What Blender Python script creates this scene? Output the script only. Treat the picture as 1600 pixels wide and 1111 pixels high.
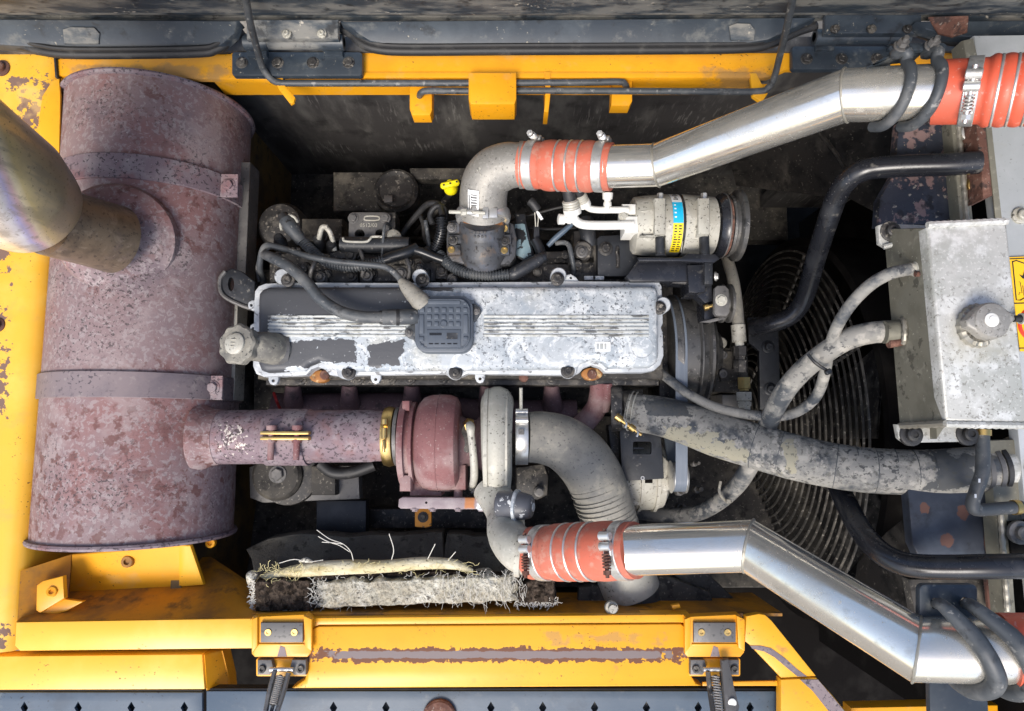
import bpy, bmesh, math, random
from mathutils import Vector, Matrix, noise
from mathutils.geometry import tessellate_polygon
random.seed(7)
rad = math.radians
sc = bpy.context.scene
for o in list(bpy.data.objects): bpy.data.objects.remove(o)
# ------------------------------------------------------------------ camera
H, TILT, F = 1.2, rad(6.4), 1060.0            # camera height over the valve cover, pitch off plumb, focal length in photo pixels
cam_d = bpy.data.cameras.new('camera'); cam = bpy.data.objects.new('camera', cam_d)
sc.collection.objects.link(cam); sc.camera = cam
cam_d.sensor_width = 36.0; cam_d.lens = 36.0 * F / 1600.0
cam_d.clip_start = 0.02; cam_d.clip_end = 200
cam.location = (0, 0, H); cam.rotation_euler = (TILT, 0, 0)
# ------------------------------------------------------------------ daylight
SUN_EL, SUN_AZ = rad(52), rad(200)            # azimuth clockwise from +Y
w = bpy.data.worlds.new('World'); sc.world = w; w.use_nodes = True
nt = w.node_tree; bg = nt.nodes['Background']
sky = nt.nodes.new('ShaderNodeTexSky'); sky.sky_type = 'NISHITA'; sky.sun_disc = False
sky.sun_elevation = SUN_EL; sky.sun_rotation = SUN_AZ
sky.air_density = 1.0; sky.dust_density = 2.5; sky.ozone_density = 1.0
nt.links.new(sky.outputs[0], bg.inputs[0]); bg.inputs[1].default_value = 0.15
sd = bpy.data.lights.new('sun', 'SUN'); sd.energy = 2.0; sd.angle = rad(24); sd.color = (1, .95, .88)
so = bpy.data.objects.new('sun', sd); sc.collection.objects.link(so)
dirv = Vector((math.sin(SUN_AZ)*math.cos(SUN_EL), math.cos(SUN_AZ)*math.cos(SUN_EL), math.sin(SUN_EL)))
so.rotation_euler = dirv.to_track_quat('Z', 'Y').to_euler(); so.location = dirv*6
sc.view_settings.view_transform = 'Standard'; sc.view_settings.look = 'None'
sc.view_settings.exposure = 0.72; sc.view_settings.gamma = 1
# ------------------------------------------------------------------ measuring: photo pixel + height -> place
CAM = Vector((0, 0, H)); CT, ST = math.cos(TILT), math.sin(TILT); FWD = Vector((0, ST, -CT))
def ray(px, py):
    dx, dy = (px-800)/F, -(py-555.5)/F
    return Vector((dx, dy*CT + ST, dy*ST - CT))
def P(px, py, z):
    d = ray(px, py); return CAM + d*((z-H)/d.z)
def PD(px, py, dep): return CAM + ray(px, py)*dep
def S(p): return (p-CAM).dot(FWD)/F           # metres per photo pixel at p
def PT(l): return [P(*a) for a in l]
# ------------------------------------------------------------------ mesh builder
def offset_poly(pts, d):
    n = len(pts); out = []
    for i in range(n):
        a, b, c = pts[i-1], pts[i], pts[(i+1) % n]
        e1 = (b-a); e2 = (c-b)
        if e1.length < 1e-9 or e2.length < 1e-9: out.append(b.copy()); continue
        e1.normalize(); e2.normalize()
        n1 = Vector((-e1.y, e1.x)); n2 = Vector((-e2.y, e2.x))
        m = n1+n2
        if m.length < 1e-6: m = n1.copy()
        m.normalize(); k = max(.35, m.dot(n1))
        out.append(b + m*(d/k))
    return out
def area2(p): return sum(p[i-1].x*p[i].y - p[i].x*p[i-1].y for i in range(len(p)))
def rr(x0, y0, x1, y1, r, n=4):               # rounded rectangle in pixels
    o = []
    for cx, cy, a in ((x1-r, y0+r, -90), (x1-r, y1-r, 0), (x0+r, y1-r, 90), (x0+r, y0+r, 180)):
        for k in range(n+1):
            t = rad(a + 90*k/n); o.append((cx + r*math.cos(t), cy + r*math.sin(t)))
    return o
def circ(cx, cy, r, n=20, ry=None):
    ry = ry or r
    return [(cx + r*math.cos(2*math.pi*k/n), cy + ry*math.sin(2*math.pi*k/n)) for k in range(n)]
def catmull(pts, rs, sub):
    if sub <= 1 or len(pts) < 3: return list(pts), list(rs)
    out, ro = [], []; n = len(pts)
    for i in range(n-1):
        p0 = pts[i-1] if i > 0 else pts[0]*2 - pts[1]
        p1, p2 = pts[i], pts[i+1]
        p3 = pts[i+2] if i+2 < n else pts[-1]*2 - pts[-2]
        for k in range(sub):
            t = k/sub
            out.append(.5*((2*p1) + (p2-p0)*t + (2*p0-5*p1+4*p2-p3)*t*t + (3*p1-p0-3*p2+p3)*t**3))
            ro.append(rs[i] + (rs[i+1]-rs[i])*t)
    out.append(pts[-1]); ro.append(rs[-1]); return out, ro
def resample(pts, rs, step):
    L = [0]
    for a, b in zip(pts, pts[1:]): L.append(L[-1] + (b-a).length)
    n = max(2, int(L[-1]/step)); o, r = [], []; j = 0
    for i in range(n+1):
        s = L[-1]*i/n
        while j < len(pts)-2 and L[j+1] < s: j += 1
        t = (s-L[j])/max(1e-9, L[j+1]-L[j])
        o.append(pts[j].lerp(pts[j+1], min(1, t))); r.append(rs[j] + (rs[j+1]-rs[j])*min(1, t))
    return o, r, L[-1]/n
class MB:
    def __init__(s): s.bm = bmesh.new()
    def ngon(s, vs):
        try: return s.bm.faces.new(vs)
        except ValueError: return None
    # polygon given in pixels on height z (number or function), thickness th downward, rounded upper edge bev (m)
    def prism(s, pix, z, th, bev=0.0012, holes=(), seg=2):
        zf = z if callable(z) else (lambda x, y: z)
        W = [P(x, y, zf(x, y)) for x, y in pix]
        HW = [[P(x, y, zf(x, y)) for x, y in h] for h in holes]
        return s.wprism(W, th, bev, HW, seg)
    def wprism(s, W, th, bev=0.0012, holes=(), seg=2, dirv=Vector((0, 0, -1))):
        p2 = [Vector((v.x, v.y)) for v in W]
        if area2(p2) < 0: W = W[::-1]; p2 = p2[::-1]
        bm = s.bm; rings = []
        for k in range(seg+1 if bev else 1):
            a = (math.pi/2)*k/seg if bev else math.pi/2
            d = bev*(1-math.sin(a)) if bev else 0
            q = offset_poly(p2, d) if d > 1e-9 else p2
            dz = -bev*(1-math.cos(a)) if bev else 0
            rings.append([bm.verts.new((q[i].x, q[i].y, W[i].z+dz)) for i in range(len(W))])
        rings.append([bm.verts.new(Vector(W[i]) + dirv*th) for i in range(len(W))])
        n = len(W)
        for A, B in zip(rings, rings[1:]):
            for i in range(n):
                s.ngon((A[i-1], B[i-1], B[i], A[i]))
        hr = []
        for h in holes:
            q = [Vector((v.x, v.y)) for v in h]
            if area2(q) > 0: h = h[::-1]
            t = [bm.verts.new(v) for v in h]; b = [bm.verts.new(Vector(v) + dirv*th) for v in h]
            for i in range(len(h)): s.ngon((t[i-1], b[i-1], b[i], t[i]))
            hr.append((t, b))
        for top in (True, False):
            loops = [rings[0 if top else -1]] + [x[0 if top else 1] for x in hr]
            if len(loops) == 1:
                s.ngon(loops[0] if top else loops[0][::-1])
            else:
                flat = [v for l in loops for v in l]
                for a, b, c in tessellate_polygon([[v.co for v in l] for l in loops]):
                    s.ngon((flat[a], flat[b], flat[c]))
        return s
    def box(s, x0, y0, x1, y1, z, th, bev=.0015, r=0):
        return s.prism(rr(x0, y0, x1, y1, r) if r else [(x0, y0), (x1, y0), (x1, y1), (x0, y1)], z, th, bev)
    def wbox(s, c, size, rot=None, bev=.001):
        m = Matrix.Translation(c) @ (rot.to_4x4() if rot else Matrix()) @ Matrix.Diagonal((size[0], size[1], size[2], 1))
        r = bmesh.ops.create_cube(s.bm, size=1, matrix=m)
        if bev:
            es = list({e for v in r['verts'] for e in v.link_edges})
            bmesh.ops.bevel(s.bm, geom=es, offset=bev, segments=1, affect='EDGES', clamp_overlap=True)
        return s
    def tube(s, pts, r, n=12, sub=6, corr=None, closed=False, cap=True, flat=None):
        pts = [Vector(p) for p in pts]
        rs = list(r) if isinstance(r, (list, tuple)) else [r]*len(pts)
        if closed: P0, R0 = pts, rs
        else: P0, R0 = catmull(pts, rs, sub)
        if corr:
            pitch, amp = corr[0], corr[1]; q = corr[2] if len(corr) > 2 else 4
            P0, R0, st = resample(P0, R0, pitch/q)
            R0 = [rr_*(1 + amp*(1 if (i % q) < q/2 else -1)*(1 if 1 < i < len(R0)-2 else 0)) for i, rr_ in enumerate(R0)]
        m = len(P0); rings = []; up = None
        for i in range(m):
            if closed: t = P0[(i+1) % m]-P0[i-1]
            else: t = P0[min(m-1, i+1)]-P0[max(0, i-1)]
            t.normalize()
            if up is None:
                up = Vector((0, 0, 1)) if abs(t.z) < .9 else Vector((0, 1, 0))
            up = (up - t*up.dot(t)); up.normalize(); sd_ = t.cross(up)
            fx = flat if flat else 1
            rings.append([s.bm.verts.new(P0[i] + (sd_*math.cos(2*math.pi*k/n)*fx + up*math.sin(2*math.pi*k/n))*R0[i]) for k in range(n)])
        for i in range(m if closed else m-1):
            A, B = rings[i], rings[(i+1) % m]
            for k in range(n): s.ngon((A[k-1], A[k], B[k], B[k-1]))
        if not closed and cap:
            s.ngon(rings[0][::-1]); s.ngon(rings[-1])
        return s
    def lathe(s, o, ax, prof, n=24, cap=True, lobes=None):
        o = Vector(o); ax = Vector(ax).normalized()
        u = ax.orthogonal().normalized() if abs(ax.z) > .95 or abs(ax.z) < .001 else Vector((0, 0, 1)).cross(ax).normalized()
        v = ax.cross(u); rings = []
        for t, r in prof:
            ring = []
            for k in range(n):
                a = 2*math.pi*k/n
                q = r*(1 + lobes[1]*math.cos(lobes[0]*a)) if lobes else r
                ring.append(s.bm.verts.new(o + ax*t + (u*math.cos(a) + v*math.sin(a))*q))
            rings.append(ring)
        for A, B in zip(rings, rings[1:]):
            for k in range(n): s.ngon((A[k-1], A[k], B[k], B[k-1]))
        if cap: s.ngon(rings[0][::-1]); s.ngon(rings[-1])
        return s
    def patch(s, o, ax, r, a0, a1, l0, l1, na=8, nl=2, th=.0006):      # a curved sheet lying on a cylinder; angle measured from +Z
        ax = Vector(ax).normalized(); u = (Vector((0, 0, 1)) - ax*ax.z).normalized(); v = ax.cross(u)
        L = []
        for rr_ in (r+th, r):
            g = [[s.bm.verts.new(Vector(o) + ax*(l0+(l1-l0)*j/nl) + (u*math.cos(a0+(a1-a0)*i/na) + v*math.sin(a0+(a1-a0)*i/na))*rr_) for j in range(nl+1)] for i in range(na+1)]
            L.append(g)
        for i in range(na):
            for j in range(nl):
                s.ngon((L[0][i][j], L[0][i][j+1], L[0][i+1][j+1], L[0][i+1][j]))
        for i in range(na):
            for j in (0, nl): s.ngon((L[0][i][j], L[0][i+1][j], L[1][i+1][j], L[1][i][j]))
        for j in range(nl):
            for i in (0, na): s.ngon((L[0][i][j], L[0][i][j+1], L[1][i][j+1], L[1][i][j]))
        return s
    def mesh(s, name, recalc=True):
        if recalc: bmesh.ops.recalc_face_normals(s.bm, faces=s.bm.faces[:])
        me = bpy.data.meshes.new(name); s.bm.to_mesh(me); s.bm.free()
        return me
def smooth(me, ang=38):
    me.polygons.foreach_set('use_smooth', [True]*len(me.polygons)); me.set_sharp_from_angle(angle=rad(ang))
# ------------------------------------------------------------------ things and parts
REC = []                                       # (object, parent, world origin)
def _link(o, parent, wo, label, cat, group, kind):
    sc.collection.objects.link(o); REC.append([o, parent, wo])
    if parent is not None: o.parent = parent
    if label: o['label'] = label
    if cat: o['category'] = cat
    if group: o['group'] = group
    if kind: o['kind'] = kind
    return o
def T(name, label, cat, group=None):
    return _link(bpy.data.objects.new(name, None), None, None, label, cat, group, None)
def part(parent, name, mb, m, label=None, cat=None, group=None, kind=None, ang=38, recalc=True):
    me = mb.mesh(name, recalc)
    co = [v.co for v in me.vertices]
    lo = Vector((min(c.x for c in co), min(c.y for c in co), min(c.z for c in co)))
    hi = Vector((max(c.x for c in co), max(c.y for c in co), max(c.z for c in co)))
    org = (lo+hi)/2
    if parent is None: org.z = lo.z
    me.transform(Matrix.Translation(-org)); smooth(me, ang); me.materials.append(m)
    return _link(bpy.data.objects.new(name, me), parent, org, label, cat, group, kind)
def solo(name, mb, m, label, cat, group=None, kind=None, ang=38): return part(None, name, mb, m, label, cat, group, kind, ang)
def struct(name, mb, m): return part(None, name, mb, m, kind='structure')
BOLT = {}
def bolt(parent, p, r, m, n=(0, 0, 1), style='hex', name='bolt', label=None):
    key = (style, m.name)
    if key not in BOLT:
        b = MB()
        if style == 'hex':
            b.lathe((0, 0, 0), (0, 0, 1), [(-.3, 1.28), (.10, 1.28), (.16, 1.2), (.16, .9)], 20)
            b.lathe((0, 0, .13), (0, 0, 1), [(0, .92), (.42, .92), (.52, .78), (.52, .3)], 6)
        elif style == 'socket':
            b.lathe((0, 0, -.3), (0, 0, 1), [(0, 1), (.9, 1), (1.0, .9), (1.0, .52), (.6, .48)], 20)
        elif style == 'flange':
            b.lathe((0, 0, -.3), (0, 0, 1), [(0, 1.35), (.5, 1.35), (.6, 1.2), (.6, .8), (1.15, .8), (1.3, .62), (1.3, .38), (1.1, .34)], 20)
        else:
            b.lathe((0, 0, -.2), (0, 0, 1), [(0, 1), (.35, 1), (.45, .9), (.45, .5), (.2, .5)], 20)
        me = b.mesh(name); smooth(me, 35); me.materials.append(m); BOLT[key] = me
    o = bpy.data.objects.new(name, BOLT[key]); o.scale = (r, r, r)
    nv = Vector(n).normalized(); q = nv.to_track_quat('Z', 'Y'); o.rotation_euler = (q @ Matrix.Rotation(random.random()*2, 3, 'Z').to_quaternion()).to_euler()
    return _link(o, parent, Vector(p), label, None, None, None)
def text(parent, name, s, p, size, m, rotz=0, ext=.0006, rot=None, align='CENTER'):
    c = bpy.data.curves.new(name, 'FONT'); c.body = s; c.size = size; c.extrude = ext; c.align_x = align; c.align_y = 'CENTER'; c.resolution_u = 2
    o = bpy.data.objects.new('tmp_text', c); sc.collection.objects.link(o)
    me = bpy.data.meshes.new_from_object(o.evaluated_get(bpy.context.evaluated_depsgraph_get()))
    bpy.data.objects.remove(o); bpy.data.curves.remove(c); me.name = name
    me.materials.clear(); me.materials.append(m)
    o = bpy.data.objects.new(name, me); o.rotation_euler = rot if rot else (0, 0, rotz)
    return _link(o, parent, Vector(p), None, None, None, None)
def finalize():
    W = {}
    kids = {}
    for o, p, wv in REC:
        if p is not None: kids.setdefault(p.name, []).append(o)
    byname = {o.name: (o, wv) for o, p, wv in REC}
    for o, p, wv in REC:
        if wv is None:
            b = []
            for k in kids.get(o.name, []):
                kw = byname[k.name][1]
                b += [kw + Vector([c*s_ for c, s_ in zip(v, k.scale)]) for v in k.bound_box]
            wv = Vector(((min(c.x for c in b)+max(c.x for c in b))/2, (min(c.y for c in b)+max(c.y for c in b))/2, min(c.z for c in b)))
        W[o.name] = wv
    for o, p, wv in REC:
        o.location = W[o.name] - (W[p.name] if p is not None else Vector((0, 0, 0)))
# ------------------------------------------------------------------ materials
M = {}
def mat(name, col, rough=.5, metal=0, layers=(), bump=(), spec=.5, ramp=None):
    m = bpy.data.materials.new(name); m.use_nodes = True; nt = m.node_tree; N = nt.nodes; L = nt.links
    bs = N['Principled BSDF']; geo = N.new('ShaderNodeNewGeometry')
    bs.inputs['Specular IOR Level'].default_value = spec
    def val(v):
        n = N.new('ShaderNodeValue'); n.outputs[0].default_value = v; return n.outputs[0]
    def mth(op, a, b=None, clamp=False):
        n = N.new('ShaderNodeMath'); n.operation = op; n.use_clamp = clamp
        for i, x in enumerate((a, b)):
            if x is None: continue
            if isinstance(x, (int, float)): n.inputs[i].default_value = x
            else: L.new(x, n.inputs[i])
        return n.outputs[0]
    def nz(scale, detail=5, dist=0, stretch=None, vor=False, off=0):
        co = geo.outputs['Position']
        mp = N.new('ShaderNodeMapping'); L.new(co, mp.inputs['Vector'])
        mp.inputs['Location'].default_value = (off*1.7, off*.9, off*.3)
        if stretch: mp.inputs['Scale'].default_value = stretch
        if vor:
            t = N.new('ShaderNodeTexVoronoi'); t.inputs['Scale'].default_value = scale; L.new(mp.outputs[0], t.inputs['Vector']); 
            return mth('SUBTRACT', 1.0, t.outputs['Distance'])
        t = N.new('ShaderNodeTexNoise'); t.inputs['Scale'].default_value = scale; t.inputs['Detail'].default_value = detail
        t.inputs['Roughness'].default_value = .62; t.inputs['Distortion'].default_value = dist
        L.new(mp.outputs[0], t.inputs['Vector']); return t.outputs['Fac']
    def mrange(s_, lo, hi, a=0., b=1.):
        n = N.new('ShaderNodeMapRange'); n.interpolation_type = 'SMOOTHSTEP'; L.new(s_, n.inputs[0])
        n.inputs[1].default_value = lo; n.inputs[2].default_value = hi; n.inputs[3].default_value = a; n.inputs[4].default_value = b
        return n.outputs[0]
    def cmix(f, a, b):
        n = N.new('ShaderNodeMix'); n.data_type = 'RGBA'; L.new(f, n.inputs[0])
        for i, x in ((6, a), (7, b)):
            if isinstance(x, tuple): n.inputs[i].default_value = (*x, 1)
            else: L.new(x, n.inputs[i])
        return n.outputs[2]
    def fmix(f, a, b):
        n = N.new('ShaderNodeMix'); n.data_type = 'FLOAT'; L.new(f, n.inputs[0])
        for i, x in ((2, a), (3, b)):
            if isinstance(x, (int, float)): n.inputs[i].default_value = x
            else: L.new(x, n.inputs[i])
        return n.outputs[0]
    sep = None
    C, R, ME = col, rough, metal
    if ramp:                                    # colour along an axis of the thing (heat tint): (origin, axis, [(t, colour), ...])
        o_, ax_, st = ramp
        vm = N.new('ShaderNodeVectorMath'); vm.operation = 'SUBTRACT'; L.new(geo.outputs['Position'], vm.inputs[0]); vm.inputs[1].default_value = o_
        vd = N.new('ShaderNodeVectorMath'); vd.operation = 'DOT_PRODUCT'; L.new(vm.outputs[0], vd.inputs[0]); vd.inputs[1].default_value = ax_
        tt = mth('ADD', vd.outputs['Value'], mth('MULTIPLY', mth('SUBTRACT', nz(9, 4, 1.2), .5), .2))
        cr = N.new('ShaderNodeValToRGB'); L.new(tt, cr.inputs[0]); e = cr.color_ramp.elements
        while len(e) > 1: e.remove(e[0])
        e[0].position = st[0][0]; e[0].color = (*st[0][1], 1)
        for t_, c_ in st[1:]:
            q = e.new(t_); q.color = (*c_, 1)
        C = cr.outputs[0]
    for i, ly in enumerate(layers):
        c2, scale, lo, hi = ly[:4]; op = ly[4] if len(ly) > 4 else {}
        f = nz(scale, op.get('detail', 5), op.get('dist', 0), op.get('stretch'), op.get('vor', False), i*3.1+op.get('off', 0))
        if 'boxes' in op:                       # wear with a shape of its own: boxes (cx, cy, hx, hy) in metres on the thing
            if sep is None:
                sep = N.new('ShaderNodeSeparateXYZ'); L.new(geo.outputs['Position'], sep.inputs[0])
            acc = None
            for cx, cy, hx, hy in op['boxes']:
                ax_ = mth('DIVIDE', mth('ABSOLUTE', mth('SUBTRACT', sep.outputs[0], cx)), hx)
                ay_ = mth('DIVIDE', mth('ABSOLUTE', mth('SUBTRACT', sep.outputs[1], cy)), hy)
                if op.get('round'):
                    d = mth('SQRT', mth('ADD', mth('MULTIPLY', ax_, ax_), mth('MULTIPLY', ay_, ay_)))
                else:
                    d = mth('MAXIMUM', ax_, ay_)
                b = mth('SUBTRACT', 1.0, d)
                acc = b if acc is None else mth('MAXIMUM', acc, b)
            acc = mth('MINIMUM', mth('MULTIPLY', acc, op.get('bk', 1.0)), .6)
            acc = mth('MAXIMUM', acc, -1.0)
            f = mth('ADD', acc, mth('MULTIPLY', mth('SUBTRACT', f, .5), op.get('na', 1.2)))
        f = mrange(f, lo, hi)
        if 'cl' in op:                          # cluster the spots by a broader noise
            f = mth('MULTIPLY', f, mrange(nz(op['cl'][0], 3, 0, None, False, i*5.7+1), op['cl'][1], op['cl'][2]))
        if op.get('amt', 1) != 1: f = mth('MULTIPLY', f, op['amt'])
        C = cmix(f, C, c2)
        if 'rough' in op: R = fmix(f, R, op['rough'])
        if 'metal' in op: ME = fmix(f, ME, op['metal'])
    if isinstance(C, tuple): bs.inputs['Base Color'].default_value = (*C, 1)
    else: L.new(C, bs.inputs['Base Color'])
    for x, k in ((R, 'Roughness'), (ME, 'Metallic')):
        if isinstance(x, (int, float)): bs.inputs[k].default_value = x
        else: L.new(x, bs.inputs[k])
    prev = None
    for sc_, stg in bump:
        b = N.new('ShaderNodeBump'); b.inputs['Strength'].default_value = stg; b.inputs['Distance'].default_value = .0025
        L.new(nz(sc_, 4, 0, None, False, 9), b.inputs['Height'])
        if prev is not None: L.new(prev, b.inputs['Normal'])
        prev = b.outputs[0]
    if prev is not None: L.new(prev, bs.inputs['Normal'])
    M[name] = m; return m
def wb(px0, py0, px1, py1, z):                  # pixel box -> (cx, cy, hx, hy) in metres
    a, b = P(px0, py0, z), P(px1, py1, z)
    return ((a.x+b.x)/2, (a.y+b.y)/2, abs(b.x-a.x)/2, abs(b.y-a.y)/2)
DUST = (.30, .27, .22)
RUST = (.16, .075, .045)
mat('yellow_paint', (.80, .36, .012), .38, 0, [((.68, .26, .008), 9, .4, .7, {'amt': .55}), ((.60, .36, .13), 22, .55, .75, {'amt': .4, 'rough': .6}), ((.22, .11, .04), 60, .62, .72, {'amt': .6, 'cl': (6, .5, .66)}), ((.07, .04, .02), 210, .635, .66, {'cl': (10, .48, .6), 'rough': .8}), ((.33, .19, .07), 26, .1, .5, {'boxes': [wb(80, 98, 380, 132, 0), wb(1090, 104, 1260, 150, 0)], 'na': 2.0, 'bk': .9, 'amt': .7, 'rough': .7})], [(60, .04)])
mat('yellow_pale', (.83, .44, .035), .36, 0, [((.88, .57, .12), 7, .45, .75, {'amt': .6}), ((.62, .34, .08), 18, .56, .74, {'amt': .45}), ((.09, .05, .025), 180, .64, .665, {'cl': (9, .5, .6), 'rough': .8}),
    ((.20, .12, .09), 75, .1, .14, {'boxes': [wb(52, 125, 82, 165, 0), wb(30, 150, 62, 200, 0), wb(16, 118, 40, 140, 0), wb(-6, 480, 10, 515, 0), wb(-6, 550, 8, 640, 0), wb(-6, 300, 14, 420, 0), wb(-6, 980, 10, 1010, 0)], 'na': 3.4, 'bk': .55, 'rough': .9}), ((.80, .52, .2), 30, .4, .7, {'boxes': [wb(10, 110, 95, 210, 0)], 'na': 1, 'amt': .45})], [(50, .03)])
mat('yellow_worn', (.82, .40, .018), .38, 0, [((.70, .30, .012), 8, .4, .75, {'amt': .45}), ((.40, .19, .06), 46, .57, .76, {'cl': (5, .48, .66), 'amt': .8, 'rough': .8}), ((.10, .05, .025), 190, .63, .66, {'cl': (9, .48, .6), 'rough': .8}),
    ((.17, .075, .042), 80, .02, .06, {'boxes': [wb(478, 1012, 1082, 1034, .0)], 'na': 2.6, 'bk': 1.1, 'detail': 8, 'rough': .85}), ((.22, .175, .165), 60, .10, .25, {'boxes': [wb(470, 1016, 1090, 1029, .0)], 'na': 1.7, 'bk': 1.2, 'rough': .75}), ((.45, .26, .10), 30, .2, .5, {'boxes': [wb(840, 985, 1060, 1010, .0)], 'na': 2.4, 'bk': .6, 'amt': .6})], [(60, .04)])
mat('yellow_grimy', (.52, .22, .010), .6, 0, [((.20, .10, .03), 10, .42, .66, {'amt': .85}), ((.05, .035, .025), 26, .52, .72, {'amt': .8}), ((.10, .07, .05), 160, .64, .7, {'amt': .6})], [(60, .06)])
mat('slate_paint', (.026, .035, .046), .42, 0, [((.055, .068, .08), 12, .46, .7, {'amt': .7}), ((.17, .17, .155), 30, .56, .72, {'amt': .5, 'rough': .8}), ((.010, .011, .013), 34, .56, .72, {'amt': .8}), ((.38, .35, .28), 150, .64, .68, {'cl': (10, .5, .64), 'rough': .9, 'amt': .8})], [(80, .05)])
mat('dark_slate', (.017, .019, .023), .45, 0, [((.05, .052, .055), 14, .48, .68, {'amt': .7}), ((.007, .007, .008), 40, .54, .68, {'amt': .8}), ((.24, .225, .195), 150, .61, .66, {'amt': .65, 'cl': (9, .4, .6)})], [(100, .1)])
mat('slate_dusty', (.035, .047, .06), .5, 0, [((.23, .22, .195), 11, .42, .60, {'amt': .8, 'stretch': (1, 2, 2), 'rough': .8, 'detail': 7}), ((.015, .016, .018), 40, .55, .68, {'amt': .85}), ((.45, .41, .34), 90, .60, .67, {'cl': (9, .5, .64), 'rough': .9})], [(90, .1)])
mat('deck_paint', (.062, .092, .128), .42, 0, [((.09, .12, .155), 9, .4, .7, {'amt': .6}), ((.20, .21, .21), 30, .57, .75, {'amt': .45}), ((.045, .06, .08), 14, .55, .72, {'amt': .5}), ((.02, .02, .02), 210, .635, .66, {'cl': (8, .46, .6)})], [(120, .04)])
mat('rubber', (.018, .018, .019), .55, 0, [((.10, .095, .085), 30, .52, .75, {'amt': .5, 'rough': .8})], [(120, .05)])
mat('rubber_grey', (.050, .056, .062), .5, 0, [((.14, .14, .135), 18, .48, .68, {'amt': .65, 'rough': .75}), ((.28, .27, .25), 90, .60, .67, {'amt': .6}), ((.015, .016, .018), 60, .56, .68, {'amt': .7})], [(120, .08)])
mat('hose_dusty', (.055, .062, .07), .6, 0, [((.25, .24, .215), 14, .40, .54, {'rough': .85, 'amt': .9}), ((.40, .375, .33), 55, .50, .62, {'amt': .7, 'rough': .9, 'cl': (9, .38, .6)}), ((.025, .028, .034), 110, .555, .60, {'amt': .8, 'cl': (10, .4, .6)})], [(90, .14)])
mat('hose_tan', (.23, .215, .18), .75, 0, [((.12, .115, .105), 20, .46, .62, {'amt': .8}), ((.36, .335, .27), 90, .54, .64, {'amt': .6}), ((.035, .035, .034), 150, .61, .65, {})], [(110, .12)])
mat('duct_grey', (.25, .235, .20), .65, 0, [((.12, .118, .11), 11, .46, .64, {'amt': .7}), ((.38, .35, .28), 34, .52, .66, {'amt': .65, 'rough': .85}), ((.05, .05, .048), 190, .60, .64, {'amt': .65})], [(130, .2)])
mat('dark_metal', (.034, .032, .031), .5, .2, [((.13, .118, .10), 30, .47, .64, {'amt': .75, 'rough': .8, 'metal': 0}), ((.009, .009, .009), 60, .54, .66, {'amt': .8}), ((.30, .27, .225), 140, .59, .65, {'amt': .65, 'metal': 0})], [(120, .18)])
mat('dark_dusty', (.050, .046, .041), .7, 0, [((.14, .125, .10), 14, .46, .66, {'amt': .8}), ((.014, .013, .012), 40, .52, .66, {'amt': .8}), ((.28, .255, .21), 150, .60, .66, {'amt': .6})], [(90, .18)], spec=.3)
mat('dark_wall', (.050, .047, .046), .6, 0, [((.13, .125, .115), 9, .45, .68, {'amt': .75, 'stretch': (1.6, 1, .5)}), ((.02, .019, .019), 14, .5, .7, {'amt': .7}), ((.36, .345, .32), 120, .56, .62, {'stretch': (1.6, 1.6, .16), 'cl': (6, .46, .62), 'amt': .28})], [(40, .12)], spec=.15)
mat('shade_and_grime', (.016, .0145, .0135), .75, 0, [((.055, .049, .042), 12, .48, .68, {'amt': .7}), ((.006, .006, .006), 30, .5, .66, {'amt': .8}), ((.13, .115, .095), 150, .62, .68, {'amt': .5})], [(90, .15)], spec=.12)  # base darkened to put the pit's shade into the colour, grime layers on top
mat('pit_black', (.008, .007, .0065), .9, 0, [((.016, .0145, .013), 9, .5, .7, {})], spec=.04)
mat('brown_wall', (.16, .098, .03), .7, 0, [((.05, .038, .024), 9, .42, .64, {'amt': .85}), ((.025, .021, .018), 30, .52, .7, {'amt': .8})], [(50, .1)])
mat('mauve_iron', (.235, .165, .165), .7, .1, [((.245, .105, .095), 4.0, .45, .64, {'amt': .7, 'detail': 8}), ((.17, .128, .14), 5, .52, .66, {'amt': .85}), ((.34, .29, .285), 100, .51, .59, {'amt': .6, 'dist': .6}), ((.35, .28, .27), 11, .50, .66, {'amt': .6}), ((.13, .05, .042), 50, .53, .60, {'cl': (4, .42, .58), 'amt': .8}), ((.045, .033, .034), 190, .56, .59, {'cl': (3.6, .46, .60), 'amt': .85}), ((.06, .04, .04), 70, .63, .66, {'cl': (3, .5, .62), 'amt': .8}), ((.58, .53, .50), 240, .665, .69, {'amt': .5})], [(130, .22)])
mat('mauve_dark', (.20, .145, .16), .7, .1, [((.28, .235, .24), 16, .45, .62, {'amt': .8}), ((.21, .09, .09), 20, .52, .68, {'amt': .6}), ((.045, .033, .04), 170, .56, .59, {'amt': .85}), ((.45, .41, .39), 230, .64, .68, {'amt': .6})], [(150, .15)])
mat('turbo_iron', (.21, .090, .088), .75, .05, [((.15, .058, .062), 12, .45, .65, {'amt': .7}), ((.34, .25, .235), 9, .46, .64, {'amt': .7, 'off': 2}), ((.42, .35, .32), 220, .60, .66, {'amt': .45}), ((.06, .035, .035), 170, .62, .66, {'amt': .5})], [(160, .2)])
mat('iron_strap', (.225, .178, .18), .6, .2, [((.14, .115, .13), 12, .42, .64, {'amt': .75}), ((.05, .04, .05), 150, .575, .60, {'amt': .85, 'cl': (5, .38, .6)}), ((.34, .29, .27), 60, .58, .70, {'amt': .5})], [(150, .1)])
mat('manifold_iron', (.12, .07, .075), .8, .05, [((.18, .11, .11), 14, .45, .66, {'amt': .8}), ((.04, .03, .03), 40, .55, .68, {'amt': .7}), ((.28, .22, .20), 210, .6, .66, {'amt': .6})], [(160, .15)])
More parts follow.
